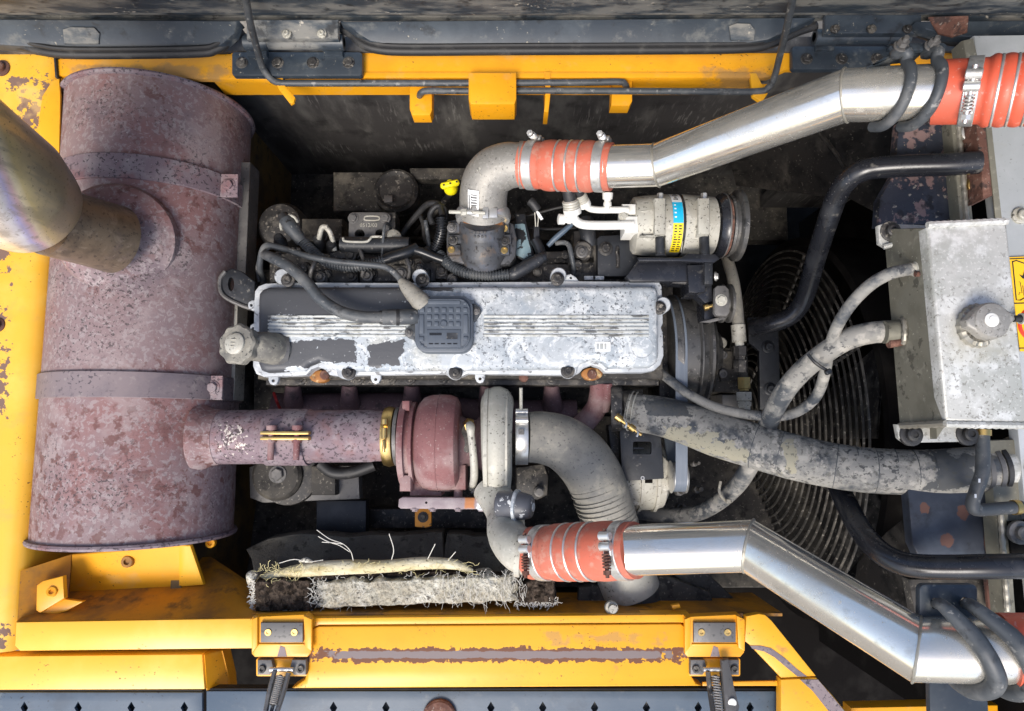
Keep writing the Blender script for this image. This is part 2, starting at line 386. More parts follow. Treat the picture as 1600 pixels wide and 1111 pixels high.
mat('flaked_pipe', (.215, .155, .17), .7, .1, [((.32, .27, .28), 30, .45, .62, {'amt': .7}), ((.05, .035, .04), 150, .555, .59, {'amt': .8}), ((.25, .12, .11), 12, .52, .66, {'amt': .6}), ((.62, .55, .48), 120, .50, .54, {'boxes': [wb(345, 645, 415, 722, -.05)], 'na': 2.6, 'bk': .55}), ((.07, .05, .05), 190, .50, .53, {'boxes': [wb(335, 640, 420, 730, -.05)], 'na': 2.6, 'bk': .5})], [(150, .25)])
mat('rust', (.10, .042, .028), .85, 0, [((.20, .10, .07), 40, .46, .62, {'amt': .8}), ((.03, .02, .018), 60, .52, .64, {'amt': .85}), ((.30, .24, .2), 160, .61, .66, {'amt': .6})], [(150, .3)])
mat('orange_rust', (.34, .14, .035), .7, 0, [((.6, .4, .18), 70, .55, .63, {}), ((.07, .035, .02), 40, .5, .65, {'amt': .8})], [(150, .15)])
mat('steel_pipe', (.80, .765, .69), .13, .84, [((.60, .565, .49), 10, .42, .66, {'amt': .6, 'rough': .36, 'metal': .7}), ((.34, .31, .255), 60, .60, .70, {'amt': .55, 'rough': .7, 'metal': .2, 'cl': (7, .42, .62)}), ((.40, .38, .33), 26, .5, .7, {'amt': .4, 'stretch': (.3, 2, 2), 'rough': .4}), ((.09, .075, .055), 230, .655, .68, {'rough': .8, 'metal': 0, 'cl': (8, .42, .6)})], [(14, .012)])
mat('chrome', (.66, .65, .62), .36, .75, [((.34, .32, .28), 60, .50, .68, {'amt': .7, 'rough': .6})], [(60, .05)])
mat('brass', (.62, .43, .16), .35, 1, [((.30, .22, .12), 80, .5, .7, {'amt': .6, 'rough': .6})])
mat('cast_alloy', (.30, .285, .255), .55, .4, [((.20, .19, .17), 12, .44, .66, {'amt': .7, 'metal': .2}), ((.42, .40, .36), 170, .54, .64, {'amt': .55}), ((.07, .065, .055), 200, .60, .65, {'amt': .75, 'metal': 0})], [(180, .18)])
mat('alloy_pale', (.44, .425, .365), .6, .15, [((.32, .30, .25), 14, .44, .66, {'amt': .7}), ((.56, .54, .48), 60, .52, .66, {'amt': .55}), ((.055, .05, .04), 170, .59, .625, {'cl': (9, .38, .58), 'amt': .9})], [(180, .16)])
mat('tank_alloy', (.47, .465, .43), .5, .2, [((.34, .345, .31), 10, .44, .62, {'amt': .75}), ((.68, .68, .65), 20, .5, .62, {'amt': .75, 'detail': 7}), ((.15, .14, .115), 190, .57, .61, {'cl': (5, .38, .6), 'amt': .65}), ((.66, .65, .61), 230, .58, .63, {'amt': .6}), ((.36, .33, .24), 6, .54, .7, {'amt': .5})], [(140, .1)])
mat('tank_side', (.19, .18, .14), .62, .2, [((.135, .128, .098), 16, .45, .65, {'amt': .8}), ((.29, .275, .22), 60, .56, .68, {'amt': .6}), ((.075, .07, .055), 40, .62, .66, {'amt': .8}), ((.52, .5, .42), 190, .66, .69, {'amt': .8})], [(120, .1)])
mat('alloy_sheet', (.40, .42, .425), .5, .3, [((.52, .54, .55), 6, .42, .66, {'amt': .8}), ((.36, .35, .25), 12, .52, .68, {'amt': .75}), ((.12, .11, .085), 170, .62, .66, {'amt': .8, 'cl': (6, .42, .62)})], [(80, .06)])
mat('weld', (.33, .31, .26), .5, .5, [((.16, .15, .12), 60, .5, .66, {'amt': .7})], [(160, .25)])
pz = -.003
mat('cover_alloy', (.42, .45, .47), .6, .15, [((.31, .35, .385), 13, .43, .60, {'amt': .8, 'detail': 7}), ((.66, .68, .68), 22, .5, .62, {'amt': .75, 'dist': 1.2, 'detail': 7}), ((.46, .44, .36), 9, .54, .68, {'amt': .5}), ((.10, .11, .12), 190, .555, .60, {'cl': (9, .36, .58), 'amt': .9}), ((.74, .75, .75), 150, .58, .63, {'amt': .5}),
    ((.062, .064, .070), 34, .02, .05, {'boxes': [wb(380, 430, 650, 497, pz), wb(380, 534, 445, 600, pz), wb(436, 532, 500, 574, pz), wb(490, 530, 556, 566, pz), wb(576, 532, 628, 572, pz), wb(395, 490, 420, 545, pz), wb(640, 432, 706, 455, pz)], 'na': 2.9, 'bk': 1.7, 'detail': 9, 'rough': .5}), ((.40, .41, .41), 120, .66, .69, {'amt': .7})], [(150, .12)])
mat('bare_alloy', (.50, .52, .53), .55, .2, [((.34, .36, .38), 16, .44, .62, {'amt': .8}), ((.10, .10, .105), 90, .57, .63, {'amt': .85, 'stretch': (.6, 1, 1)}), ((.70, .71, .70), 30, .52, .66, {'amt': .6})], [(150, .12)])
mat('rib_alloy', (.56, .57, .54), .5, .3, [((.34, .33, .28), 30, .46, .62, {'amt': .85}), ((.09, .09, .09), 80, .54, .59, {'amt': .85, 'stretch': (.4, 1, 1)})], [(150, .1)])
mat('black_plastic', (.075, .09, .112), .48, 0, [((.105, .12, .14), 20, .45, .7, {'amt': .6}), ((.20, .20, .19), 160, .66, .72, {'amt': .5})], [(150, .04)])
mat('black_paint', (.014, .015, .019), .26, 0, [((.035, .036, .04), 20, .5, .72, {'amt': .7, 'rough': .45}), ((.34, .32, .30), 230, .66, .68, {'cl': (10, .5, .64), 'rough': .8, 'amt': .8}), ((.14, .13, .11), 50, .62, .72, {'amt': .6, 'rough': .8})], [(90, .05)])
mat('navy_rusty', (.028, .032, .045), .4, .1, [((.075, .085, .11), 10, .48, .66, {'amt': .7}), ((.26, .17, .155), 26, .545, .585, {'amt': .85, 'detail': 7}), ((.010, .010, .012), 36, .54, .66, {'amt': .85}), ((.36, .32, .26), 60, .62, .67, {'amt': .8}), ((.4, .33, .22), 170, .66, .69, {})], [(100, .2)])
mat('red_silicone', (.54, .125, .072), .6, 0, [((.44, .15, .10), 10, .42, .64, {'amt': .7, 'rough': .75}), ((.50, .27, .20), 60, .51, .64, {'amt': .55, 'rough': .85}), ((.30, .12, .08), 20, .54, .68, {'amt': .5}), ((.12, .05, .035), 210, .62, .66, {'amt': .7, 'cl': (10, .4, .6)})], [(140, .1)])
mat('bright_red', (.62, .10, .050), .45, 0, [((.48, .11, .065), 12, .44, .64, {'amt': .65}), ((.6, .3, .25), 150, .62, .66, {'amt': .55})], [(120, .06)])
mat('horn_iron', (.060, .062, .066), .5, .2, [((.115, .125, .15), 14, .46, .62, {'amt': .7}), ((.13, .09, .06), 30, .53, .66, {'amt': .65}), ((.32, .13, .035), 60, .0, .2, {'boxes': [wb(724, 340, 785, 357, -.02)], 'na': 1.4}), ((.015, .014, .014), 120, .56, .62, {'amt': .75})], [(160, .2)])
mat('white_plastic', (.72, .71, .66), .4, 0, [((.52, .50, .42), 24, .5, .7, {'amt': .6}), ((.2, .18, .14), 200, .68, .72, {'amt': .5})])
mat('white_label', (.78, .78, .76), .5)
mat('ink', (.015, .015, .016), .6)
mat('label_blue', (.01, .42, .68), .4)
mat('label_yellow', (.85, .62, .01), .4)
mat('sticker_yellow', (.86, .50, .015), .4)
mat('sticker_red', (.75, .06, .03), .4)
mat('dip_yellow', (.82, .70, .01), .4, 0, [((.35, .28, .03), 50, .58, .7, {'amt': .6})])
mat('belt_rubber', (.13, .155, .19), .45, 0, [((.19, .21, .24), 30, .4, .7, {'stretch': (6, .4, .4), 'amt': .6})])
mat('belt_worn', (.05, .05, .05), .6, 0, [((.10, .095, .085), 40, .5, .7, {'amt': .6})])
mat('pulley_dark', (.10, .098, .095), .42, .5, [((.17, .16, .145), 24, .48, .66, {'amt': .7}), ((.03, .03, .03), 60, .53, .66, {'amt': .75}), ((.35, .33, .3), 160, .62, .67, {'amt': .6})], [(100, .08)])
mat('foam_brown', (.045, .034, .026), .95, 0, [((.095, .072, .055), 90, .46, .60, {}), ((.015, .011, .008), 70, .52, .6, {'amt': .9})], [(90, 1.0), (260, .9)], spec=.1)
mat('foam_grey', (.070, .064, .054), .95, 0, [((.13, .12, .095), 12, .45, .66, {'amt': .8}), ((.028, .025, .02), 50, .54, .66, {'amt': .75})], [(60, .8), (260, .5)], spec=.15)
mat('glass_wool', (.56, .48, .28), .9, 0, [((.66, .60, .43), 30, .45, .65, {'stretch': (.25, 1, 1)}), ((.36, .27, .10), 22, .53, .68, {'amt': .75}), ((.12, .10, .06), 150, .60, .65, {'amt': .8})], [(140, .8)])
mat('woven_strip', (.47, .44, .35), .9, 0, [((.62, .595, .51), 40, .46, .62, {}), ((.28, .24, .17), 9, .50, .66, {'amt': .7}), ((.22, .19, .14), 260, .53, .59, {'amt': .8}), ((.06, .05, .04), 90, .60, .66, {'amt': .85})], [(320, .9), (120, .4)])
mat('fibre', (.62, .59, .52), .8)
mat('fibre_yellow', (.60, .52, .26), .8)
mat('bracket_grey', (.125, .12, .115), .5, .3, [((.20, .19, .18), 30, .48, .68, {'amt': .7}), ((.05, .05, .05), 110, .58, .65, {'amt': .7})], [(150, .06)])
mat('spring_grey', (.42, .40, .37), .45, .5)
mat('black_gloss', (.012, .013, .015), .3)
mat('teal_primer', (.20, .29, .32), .45, .2, [((.012, .014, .016), 30, .47, .5, {'rough': .4}), ((.4, .42, .42), 160, .66, .7, {})])
mat('red_wire', (.35, .02, .02), .5)
X0, X1 = -1.35, 1.45                           # how far the machine runs past the frame
def strip(name, prof, m, x0=X0, x1=X1, parent=None, **k):     # (py, z) profile measured on the middle line, drawn along the machine
    b = MB(); pts = [P(800, py, z) if not isinstance(py, Vector) else py for py, z in prof]
    A = [b.bm.verts.new((x0, p.y, p.z)) for p in pts]; B = [b.bm.verts.new((x1, p.y, p.z)) for p in pts]
    for i in range(len(pts)-1): b.ngon((A[i], A[i+1], B[i+1], B[i]))
    return b
# ================================================================== the setting: floor and walls of the bay
struct('ground', MB().wbox((0, 0, -2.45), (400, 400, .1), None, 0), mat('ground_dirt', (.20, .175, .14), .95, 0, [((.12, .105, .085), 1.2, .42, .66, {'amt': .8}), ((.30, .27, .23), 14, .56, .7, {'amt': .6})], [(30, .3)]))
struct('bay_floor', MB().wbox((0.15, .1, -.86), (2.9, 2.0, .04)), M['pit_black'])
bw = P(800, 138, -.06).y
struct('bay_rear_wall', MB().wbox((.05, bw+.05, -.30), (2.6, .03, .62)), M['dark_wall'])
struct('bay_rear_ledge', MB().wbox((-.05, bw-.04, -.62), (1.6, .22, .05)), M['dark_dusty'])
struct('bay_side_wall', MB().wbox((-.615, .20, -.45), (.02, 1.1, .74)), M['brown_wall'])
struct('bay_front_wall', MB().wbox((-.25, -.372, -.40), (1.4, .02, .62)), M['brown_wall'])
struct('belly_pan', MB().wbox((.1, -.16, -.45), (1.5, .40, .03), Matrix.Rotation(rad(-14), 3, 'X')), M['dark_dusty'])
# ================================================================== hood, opened up behind the bay
hood = T('engine_hood', 'dark slate engine hood standing open along the top of the bay', 'hood')
def tilt(x, y): return .062 + (82-y)*.00085
def lower_edge(pts): return pts
part(hood, 'inner_flange', MB().prism([(-260, 27), (373, 31), (366, 52), (345, 70), (300, 77), (120, 79), (60, 74), (-260, 52)], tilt, .02, .003), M['slate_paint'])
part(hood, 'inner_flange', MB().prism([(532, 33), (1275, 27), (1236, 45), (1200, 62), (1150, 70), (620, 72), (578, 64), (556, 50)], tilt, .02, .003), M['slate_paint'])
part(hood, 'inner_flange', MB().prism([(1432, 33), (1840, 28), (1840, 56), (1510, 58), (1480, 55), (1446, 46)], tilt, .02, .003), M['slate_paint'])
part(hood, 'corner_rust', MB().prism([(1452, 26), (1514, 24), (1512, 50), (1490, 57), (1468, 52)], lambda x, y: tilt(x, y)+.003, .004, .001), M['rust'])
for x0, x1, yy in ((98, 155, 46), (1140, 1180, 40)):
    part(hood, 'patch_plate', MB().prism([(x0, yy), (x0+12, yy-4), (x1-8, yy-3), (x1, yy+6), (x1-2, yy+22), (x0+2, yy+22)], lambda x, y: tilt(x, y)+.002, .003, .0008), M['slate_dusty'])
part(hood, 'rib', strip('rib', [(33, .088), (27, .083), (24, .087), (23, .112), (20, .118), (12, .122), (10, .122)], M['slate_dusty']), M['slate_dusty'])
part(hood, 'inner_skin', strip('skin', [(10, .122), (9, .112), (6, .113), (2, .145), (-14, .162), (-60, .24), (-150, .42), (-230, .62), (-260, .66), (-262, .70), (-150, .52), (-60, .36), (20, .14)], M['slate_dusty']), M['slate_dusty'])
for pts in ([(-260, 60), (0, 66), (60, 77), (120, 83), (300, 81), (338, 75), (362, 60), (380, 46)],
            [(533, 42), (550, 52), (565, 66), (590, 75), (640, 78), (800, 77), (1000, 76), (1160, 74), (1205, 66), (1245, 48), (1275, 38)],
            [(1420, 42), (1445, 52), (1475, 60), (1510, 64), (1600, 62), (1840, 60)]):
    part(hood, 'rubber_seal', MB().tube([P(x, y+2, .060) for x, y in pts], .0080, 12), M['rubber'])
    part(hood, 'seal_lip', MB().tube([P(x, y-6, .070) for x, y in pts], .0042, 8), M['rubber'])
# ------------------------------------------------------------------ hinges
def hinge(lab, x0, x1, bx, ub, m2, kx0, kx1, ky, lx0, lx1, ly0, ly1, by):
    h = T('hinge', lab, 'hinge', 'hinges of the engine hood')
    part(h, 'lower_leaf', MB().box(lx0, ly0, lx1, ly1, .022, .012, .002, r=5), M['slate_paint'])
    a, b = P(kx0, ky, .05), P(kx1, ky, .05)
    part(h, 'knuckle', MB().lathe(a, b-a, [(0, .008), (.001, .0125), ((b-a).length-.001, .0125), ((b-a).length, .008)], 20), m2)
    for t0, t1 in ((0, .24), (.77, 1)):
        part(h, 'pin_sleeve', MB().lathe(a.lerp(b, t0), b-a, [(0, .010), (.0005, .0140), ((t1-t0)*(b-a).length-.0005, .0140), ((t1-t0)*(b-a).length, .010)], 20), M['slate_paint'])
        part(h, 'leaf_web', MB().prism([(kx0+(kx1-kx0)*t0+3, ky+2), (kx0+(kx1-kx0)*t1-3, ky+2), (kx0+(kx1-kx0)*t1-3, ly0+6), (kx0+(kx1-kx0)*t0+3, ly0+6)], .030, .012, .0015), M['slate_paint'])
    part(h, 'upper_leaf', MB().prism([(x0, ky-36), (x1, ky-36), (x1, ky-6), (x0, ky-6)], lambda x, y: .070+(ky-y)*.0009, .012, .002), m2)
    for x in bx: bolt(h, P(x, by, .022), .0088, M['dark_metal'])
    for x in ub: bolt(h, P(x, ky-13, .085), .006, M['alloy_pale'] if m2 is M['slate_dusty'] else M['dark_metal'], style='flange', name='hood_bolt')
    return h
hinge('slate hood hinge with a dusty knuckle, bolted to the yellow rail left of the rods', 385, 528, (378, 434, 489, 545), (448, 503), M['slate_dusty'], 382, 538, 66, 362, 566, 81, 118, 98)
hinge('dark slate hood hinge beside the steel pipe at the top right', 1290, 1440, (1260, 1315, 1370), (1305, 1362, 1418), M['slate_paint'], 1272, 1420, 58, 1238, 1392, 72, 108, 92)
# ================================================================== yellow rail along the top
rail = T('top_rail', 'orange yellow frame rail under the hood with tabs for the black rods', 'frame rail')
part(rail, 'rail_flange', MB().prism([(86, 92), (360, 84), (364, 72), (575, 68), (1235, 64), (1500, 62), (1500, 103), (1230, 108), (1200, 121), (566, 121), (560, 128), (88, 118)], .004, .012, .002), M['yellow_paint'])
part(rail, 'rail_step', MB().prism([(566, 112), (1190, 112), (1190, 121.5), (566, 121.5)], .008, .01, .0025), M['yellow_paint'])
a, b = P(330, 124, -.006), P(1190, 124, -.006)
yr = P(800, 122, -.004).y
part(rail, 'rail_web', MB().wbox(((a.x+b.x)/2, yr+.004, -.037), (b.x-a.x, .008, .064)), M['yellow_paint'])
part(rail, 'rail_lip', MB().prism([(345, 131), (1200, 131), (1200, 140), (345, 140)], -.062, .006, .001), M['yellow_paint'])
part(rail, 'rod_bracket', MB().prism([(432, 114), (441, 116), (444, 132), (461, 152), (459, 160), (454, 163), (436, 140), (430, 128)], .012, .006, .0015), M['yellow_paint'])
part(rail, 'rod_bracket', MB().prism([(640, 133), (675, 133), (675, 172), (672, 180), (644, 180), (640, 170)], -.012, .03, .002), M['yellow_paint'])
part(rail, 'rod_cover', MB().prism([(732, 113), (807, 113), (807, 155), (804, 163), (735, 163), (732, 155)], .030, .06, .003), M['yellow_paint'])
part(rail, 'rod_bracket', MB().prism([(851, 112), (861, 112), (860, 150), (857, 175), (850, 175), (852, 150)], .010, .05, .0015), M['yellow_paint'])
part(rail, 'rod_bracket', MB().prism([(957, 116), (988, 116), (988, 158), (984, 165), (955, 165)], -.012, .03, .002), M['yellow_paint'])
part(rail, 'rod_bracket', MB().prism([(1172, 114), (1182, 114), (1190, 130), (1200, 146), (1190, 160), (1176, 150)], .010, .008, .0015), M['yellow_worn'])
# ------------------------------------------------------------------ torsion rods
solo('torsion_rod', MB().tube(PT([(372, -60, .36), (384, 0, .24), (392, 40, .17), (404, 85, .075), (410, 105, .035), (422, 122, .020), (436, 129, .012), (470, 130, .010), (700, 130, .010), (900, 129, .010), (965, 128, .010), (976, 131, .006), (979, 138, -.01), (979, 143, -.04)]), .0060, 10, 5), M['rubber_grey'], 'dark round rod rising left and running along the yellow rail to a tab', 'rod', 'torsion rods of the hood')
solo('torsion_rod', MB().tube(PT([(1248, -60, .36), (1238, 0, .24), (1230, 40, .17), (1219, 85, .08), (1210, 120, .035), (1200, 137, .016), (1182, 143, .010), (1100, 143, .010), (900, 142, .010), (700, 142, .010), (668, 142, .010), (658, 145, .006), (655, 152, -.02)]), .0060, 10, 5), M['rubber_grey'], 'dark round rod rising right and running left along the rail, lower of the pair', 'rod', 'torsion rods of the hood')
# ================================================================== left body panel
xe = -.845
lp = T('side_panel', 'chipped yellow body panel down the left edge beside the silencer', 'body panel')
yt, yb = P(85, 82, 0).y, P(20, 1020, 0).y
b = MB(); prof = [(-1.4, 0), (xe-.035, 0), (xe-.022, -.002), (xe-.010, -.008), (xe-.003, -.019), (xe, -.035), (xe, -.35)]
ys = [yt+.02, yb]
R_ = [[b.bm.verts.new((x, y, z)) for x, z in prof] for y in ys]
for i in range(len(prof)-1): b.ngon((R_[0][i], R_[0][i+1], R_[1][i+1], R_[1][i]))
b.ngon([R_[1][i] for i in range(len(prof))] + [b.bm.verts.new((-1.4, yb, -.35))])
part(lp, 'top_sheet', b, M['yellow_pale'], ang=60)
part(lp, 'panel_joint', MB().prism([(83.5, 86), (86.5, 86), (89, 121), (86, 121)], .0095, .012, .0005), M['rubber'])
part(lp, 'corner_plate', MB().prism([(80, 128), (92, 122), (94, 150), (92, 250), (62, 210), (60, 190), (66, 150)], .004, .004, .001), M['yellow_worn'])
bolt(lp, P(3, 107, 0), .0115, M['rust'], style='flange', name='panel_bolt')
bolt(lp, P(-3, 508, 0), .0095, M['rust'], style='flange', name='panel_bolt')
# ================================================================== lower left yellow frame
fl = T('corner_support', 'yellow frame corner with a bracket and floor pan below the silencer', 'frame')
part(fl, 'rail_cap', MB().prism([(24, 972), (394, 966), (396, 1014), (30, 1018), (22, 1010)], .004, .03, .004), M['yellow_pale'])
b = MB(); q = PT([(25, 971, .002), (394, 965, .002), (420, 930, -.14), (330, 870, -.16), (110, 880, -.16), (95, 920, -.10)])
b.ngon([b.bm.verts.new(v) for v in q]); part(fl, 'floor_pan', b, M['yellow_grimy'])
q1 = PT([(32, 892, -.005), (112, 866, -.06), (107, 937, -.06), (27, 972, -.005)]); b = MB(); b.ngon([b.bm.verts.new(v) for v in q1]); part(fl, 'end_gusset', b, M['yellow_grimy'])
part(fl, 'support_bracket', MB().prism([(112, 866), (290, 850), (297, 852), (318, 914), (107, 934)], lambda x, y: -.045-(y-850)*.0006, .010, .003), M['yellow_paint'])
part(fl, 'bracket_web', MB().prism([(280, 851), (297, 852), (318, 914), (279, 917)], lambda x, y: -.040-(y-850)*.0006, .010, .002), M['yellow_worn'])
part(fl, 'nut_bracket', MB().prism([(57, 915), (66, 908), (98, 900), (100, 935), (62, 958), (56, 954)], -.012, .010, .002), M['yellow_paint'])
part(fl, 'bracket_foot', MB().prism([(58, 957), (100, 936), (130, 940), (104, 955), (86, 960)], -.020, .008, .002), M['yellow_paint'])
bolt(fl, P(82, 925, -.012), .0085, M['yellow_paint'], style='socket', name='nut', n=(.2, .3, 1))
bolt(fl, P(201, 877, -.06), .0105, M['yellow_grimy'], style='socket', name='nut')
bolt(fl, P(330, 848, -.10), .009, M['yellow_paint'], style='socket', name='nut')
lr = T('sill_panel', 'pale yellow panel below the left rail above the slate step', 'body panel')
part(lr, 'panel_face', MB().prism([(-260, 1028), (316, 1022), (320, 1078), (-260, 1080)], -.022, .03, .004), M['yellow_pale'])
part(lr, 'panel_return', MB().prism([(318, 1022), (348, 1016), (358, 1058), (360, 1080), (322, 1079)], lambda x, y: -.024-(x-318)*.0012, .03, .002), M['yellow_paint'])
# ================================================================== bottom rail between the latches
br = T('bottom_rail', 'long yellow bottom rail with a band of paint worn down to rust', 'frame rail')
part(br, 'rail_face', MB().prism([(482, 990), (488, 983), (498, 979), (1064, 975), (1076, 984), (1078, 1000), (1079, 1055), (1088, 1068), (1098, 1072), (482, 1076), (455, 1076), (476, 1062), (481, 1045)], .002, .03, .003), M['yellow_worn'])
part(br, 'rail_lip', MB().prism([(482, 966), (1078, 960), (1080, 973), (1066, 973.5), (498, 977), (484, 985)], -.002, .03, .002), M['yellow_worn'])
part(br, 'inner_wall', MB().wbox((P(780, 965, -.02).x, P(780, 962, -.02).y+.003, -.09), (.98, .006, .15)), M['yellow_grimy'])
part(br, 'base_flange', MB().prism([(1098, 1066), (1215, 1064), (1215, 1072), (1098, 1072)], -.004, .004, .001), M['yellow_paint'])
ra = T('angled_plate', 'yellow angled plate sloping away to the lower right with a curved rust scrape', 'plate')
part(ra, 'arm_plate', MB().prism([(1166, 963), (1186, 959), (1196, 961), (1206, 970), (1276, 1057), (1221, 1060), (1214, 1052), (1172, 1008), (1164, 1002)], .002, .014, .002), M['yellow_worn'])
part(ra, 'arm_foot', MB().prism([(1220, 1062), (1276, 1059), (1300, 1085), (1345, 1140), (1345, 1190), (1220, 1190)], .006, .02, .003), M['yellow_worn'])
part(ra, 'wear_band', MB().prism([(1172, 1009), (1188, 1009), (1205, 1013), (1226, 1028), (1246, 1046), (1261, 1057), (1246, 1057), (1230, 1044), (1210, 1027), (1194, 1018), (1176, 1014)], .0028, .001, 0), M['iron_strap'])
part(ra, 'wear_band', MB().prism([(1250, 1062), (1278, 1062), (1302, 1090), (1345, 1142), (1345, 1165), (1300, 1118), (1270, 1080)], .0068, .001, 0), M['iron_strap'])
solo('frame_bar', MB().prism([(1330, 1106), (1520, 1102), (1560, 1102), (1560, 1190), (1330, 1190)], -.04, .03, .003), M['yellow_paint'], 'strip of yellow frame at the bottom edge under the clamped pipe', 'frame')
# ------------------------------------------------------------------ slate deck panels with punched diamonds
def deck(lab, x0, x1, y0, ds, extra=None, y1=1230):
    t = T('deck_panel', lab, 'deck panel', 'slate deck panels along the bottom')
    holes = [[(x, 1096), (x+6, 1106), (x, 1117), (x-6, 1106)] for x in ds]
    part(t, 'plate', MB().prism([(x0, y0), (x1, y0), (x1, y1), (x0, y1)], -.030, .006, .002, holes=holes), M['deck_paint'])
    part(t, 'backing', MB().prism([(x0+3, y0+3), (x1-3, y0+3), (x1-3, y1-3), (x0+3, y1-3)], -.046, .004, 0), M['slate_dusty'])
    part(t, 'edge_trim', MB().prism([(x0, y0-4), (x1, y0-4), (x1, y0-.6), (x0, y0-.6)], -.034, .02, .0005), M['rubber'])
    return t
deck('slate deck panel with diamond holes in the bottom left corner', -260, 316, 1082, [-44, 38, 122, 205, 288])
d2 = deck('long slate deck panel with diamond holes along the bottom edge', 322, 1217, 1080, [438-82+165, 438+165, 767, 848, 929, 1010, 1091, 1172])
solo('round_cap', MB().lathe(P(687, 1119, -.03), (0, 0, 1), [(0, .029), (.006, .029), (.009, .026), (.010, .012), (.0085, .010)], 28), M['rust'], 'rusty round cap set in the long slate deck panel', 'cap')
# ------------------------------------------------------------------ latches
def latch(lab, ox, ex, ey, mirrored):
    t = T('latch', lab, 'latch', 'hood latches on the bottom rail')
    f = lambda x: ox + x
    part(t, 'bracket', MB().prism([(f(-46), 964), (f(38), 960), (f(46), 968), (f(46), 1020), (f(40), 1027), (f(-42), 1027), (f(-47), 1022)], .010, .02, .002), M['yellow_paint'])
    part(t, 'side_flange', MB().prism([(f(34), 962), (f(47), 968), (f(47), 1018), (f(37), 1012)], .016, .006, .0015), M['yellow_paint'])
    part(t, 'side_flange', MB().prism([(f(-47), 968), (f(-38), 964), (f(-38), 1010), (f(-47), 1022)], .016, .006, .0015), M['yellow_paint'])
    part(t, 'crease', MB().prism([(f(-36), 1006), (f(35), 1006), (f(35), 1009), (f(-36), 1009)], .0125, .003, .001), M['yellow_paint'])
    part(t, 'striker_pad', MB().box(f(-33), 973, f(33), 1004, .017, .006, .0015), M['bracket_grey'])
    for x in (-21, 20): bolt(t, P(f(x), 988, .017), .006, M['brass'], style='washer', name='rivet')
    part(t, 'worn_patch', MB().prism([(f(-2), 1009), (f(5), 1012), (f(8), 1026), (f(-7), 1026)], .0106, .001, 0), M['iron_strap'])
    part(t, 'base_plate', MB().box(f(-40), 1029, f(40), 1057, .004, .006, .0012, r=3), M['yellow_paint'])
    for s in (-1, 1):
        part(t, 'pivot_block', MB().prism([(f(s*16), 1031), (f(s*38), 1031), (f(s*38), 1055), (f(s*19), 1055), (f(s*12), 1046)], .014, .012, .002), M['bracket_grey'])
        bolt(t, P(f(s*30), 1045, .014), .0062, M['dark_metal'], style='socket', name='screw')
    a, b = P(f(-18), 1046, .022), P(f(18), 1046, .022)
    part(t, 'pin', MB().lathe(a, b-a, [(0, .0035), ((b-a).length, .0035)], 14), M['chrome'])
    s0, s1 = P(f(0), 1050, .026), P(ex, ey, .05)
    d = (s1-s0); sd_ = d.cross(Vector((0, 0, 1))).normalized()
    for s in (-1, 1):
        part(t, 'arm_side', MB().tube([s0 + sd_*s*.0115, s0 + sd_*s*.0115 + d*.5, s1 + sd_*s*.009], .0042, 6, 3), M['bracket_grey'] if not mirrored else M['dark_metal'])
    L = d.length; n = 15*12; dn = d.normalized(); up = sd_.cross(dn)
    part(t, 'spring', MB().tube([s0 + dn*(.006 + (L-.016)*i/n) + (sd_*math.cos(2*math.pi*i/12) + up*math.sin(2*math.pi*i/12))*.0060 for i in range(n+1)], .0013, 5, 1), M['spring_grey'])
    part(t, 'spring_core', MB().tube([s0+dn*.004, s1], .003, 8, 1), M['dark_metal'])
    part(t, 'eye_end', MB().lathe(s1, dn, [(0, .006), (.004, .011), (.02, .011), (.024, .008)], 14), M['dark_metal'])
    return t, s0, s1
latch('yellow hood latch with grey pad and coil spring, left one on the rail', 440, 424, 1112, False)
t2, s0, s1 = latch('yellow hood latch with a wide dark arm and white button, right one on the rail', 1117, 1126, 1130, True)
part(t2, 'handle', MB().prism([(1127, 1032), (1139, 1030), (1148, 1075), (1156, 1106), (1152, 1124), (1136, 1124), (1133, 1104)], lambda x, y: .030+(y-1030)*.0003, .008, .003), M['bracket_grey'])
part(t2, 'button', MB().lathe(P(1144, 1098, .0505), (0, 0, 1), [(0, .0068), (.001, .0068), (.0015, .006)], 20), M['white_plastic'])
# ================================================================== silencer
mz, mx, mr = -.12, -.713, .17
my1, my0 = .645, -.196
mu = T('silencer', 'large mottled mauve exhaust silencer lying along the left side', 'silencer')
part(mu, 'shell', MB().lathe((mx, my0, mz), (0, 1, 0), [(.004, mr), (.012, mr), (my1-my0-.012, mr), (my1-my0-.004, mr)], 96), M['mauve_iron'])
for y, s in ((my0, -1), (my1, 1)):
    part(mu, 'rim', MB().lathe((mx, y-s*.008, mz), (0, s, 0), [(0, mr+.001), (.001, mr+.006), (.005, mr+.0075), (.009, mr+.006), (.010, mr-.004), (.006, mr-.012), (.004, .06), (.004, .01)], 96), M['mauve_dark'])
yA, yB = P(220, 262, .04).y, P(220, 600, .05).y
for y, hw in ((yA, .0225), (yB, .0225)):
    s = part(mu, 'strap', MB().lathe((mx, y-hw, mz), (0, 1, 0), [(0, mr-.002), (0, mr+.0045), (.001, mr+.0055), (2*hw-.001, mr+.0055), (2*hw, mr+.0045), (2*hw, mr-.002)], 96, cap=False), M['iron_strap'] if y == yB else M['mauve_dark'])
    c = Vector((P(356 if y == yA else 347, 300, -.05).x, y, -.05))
    part(s, 'strap_end', MB().wbox(c, (.040, 2*hw, .008)), M['mauve_dark'])
    bolt(s, c + Vector((.002, 0, .004)), .0105, M['mauve_dark'])
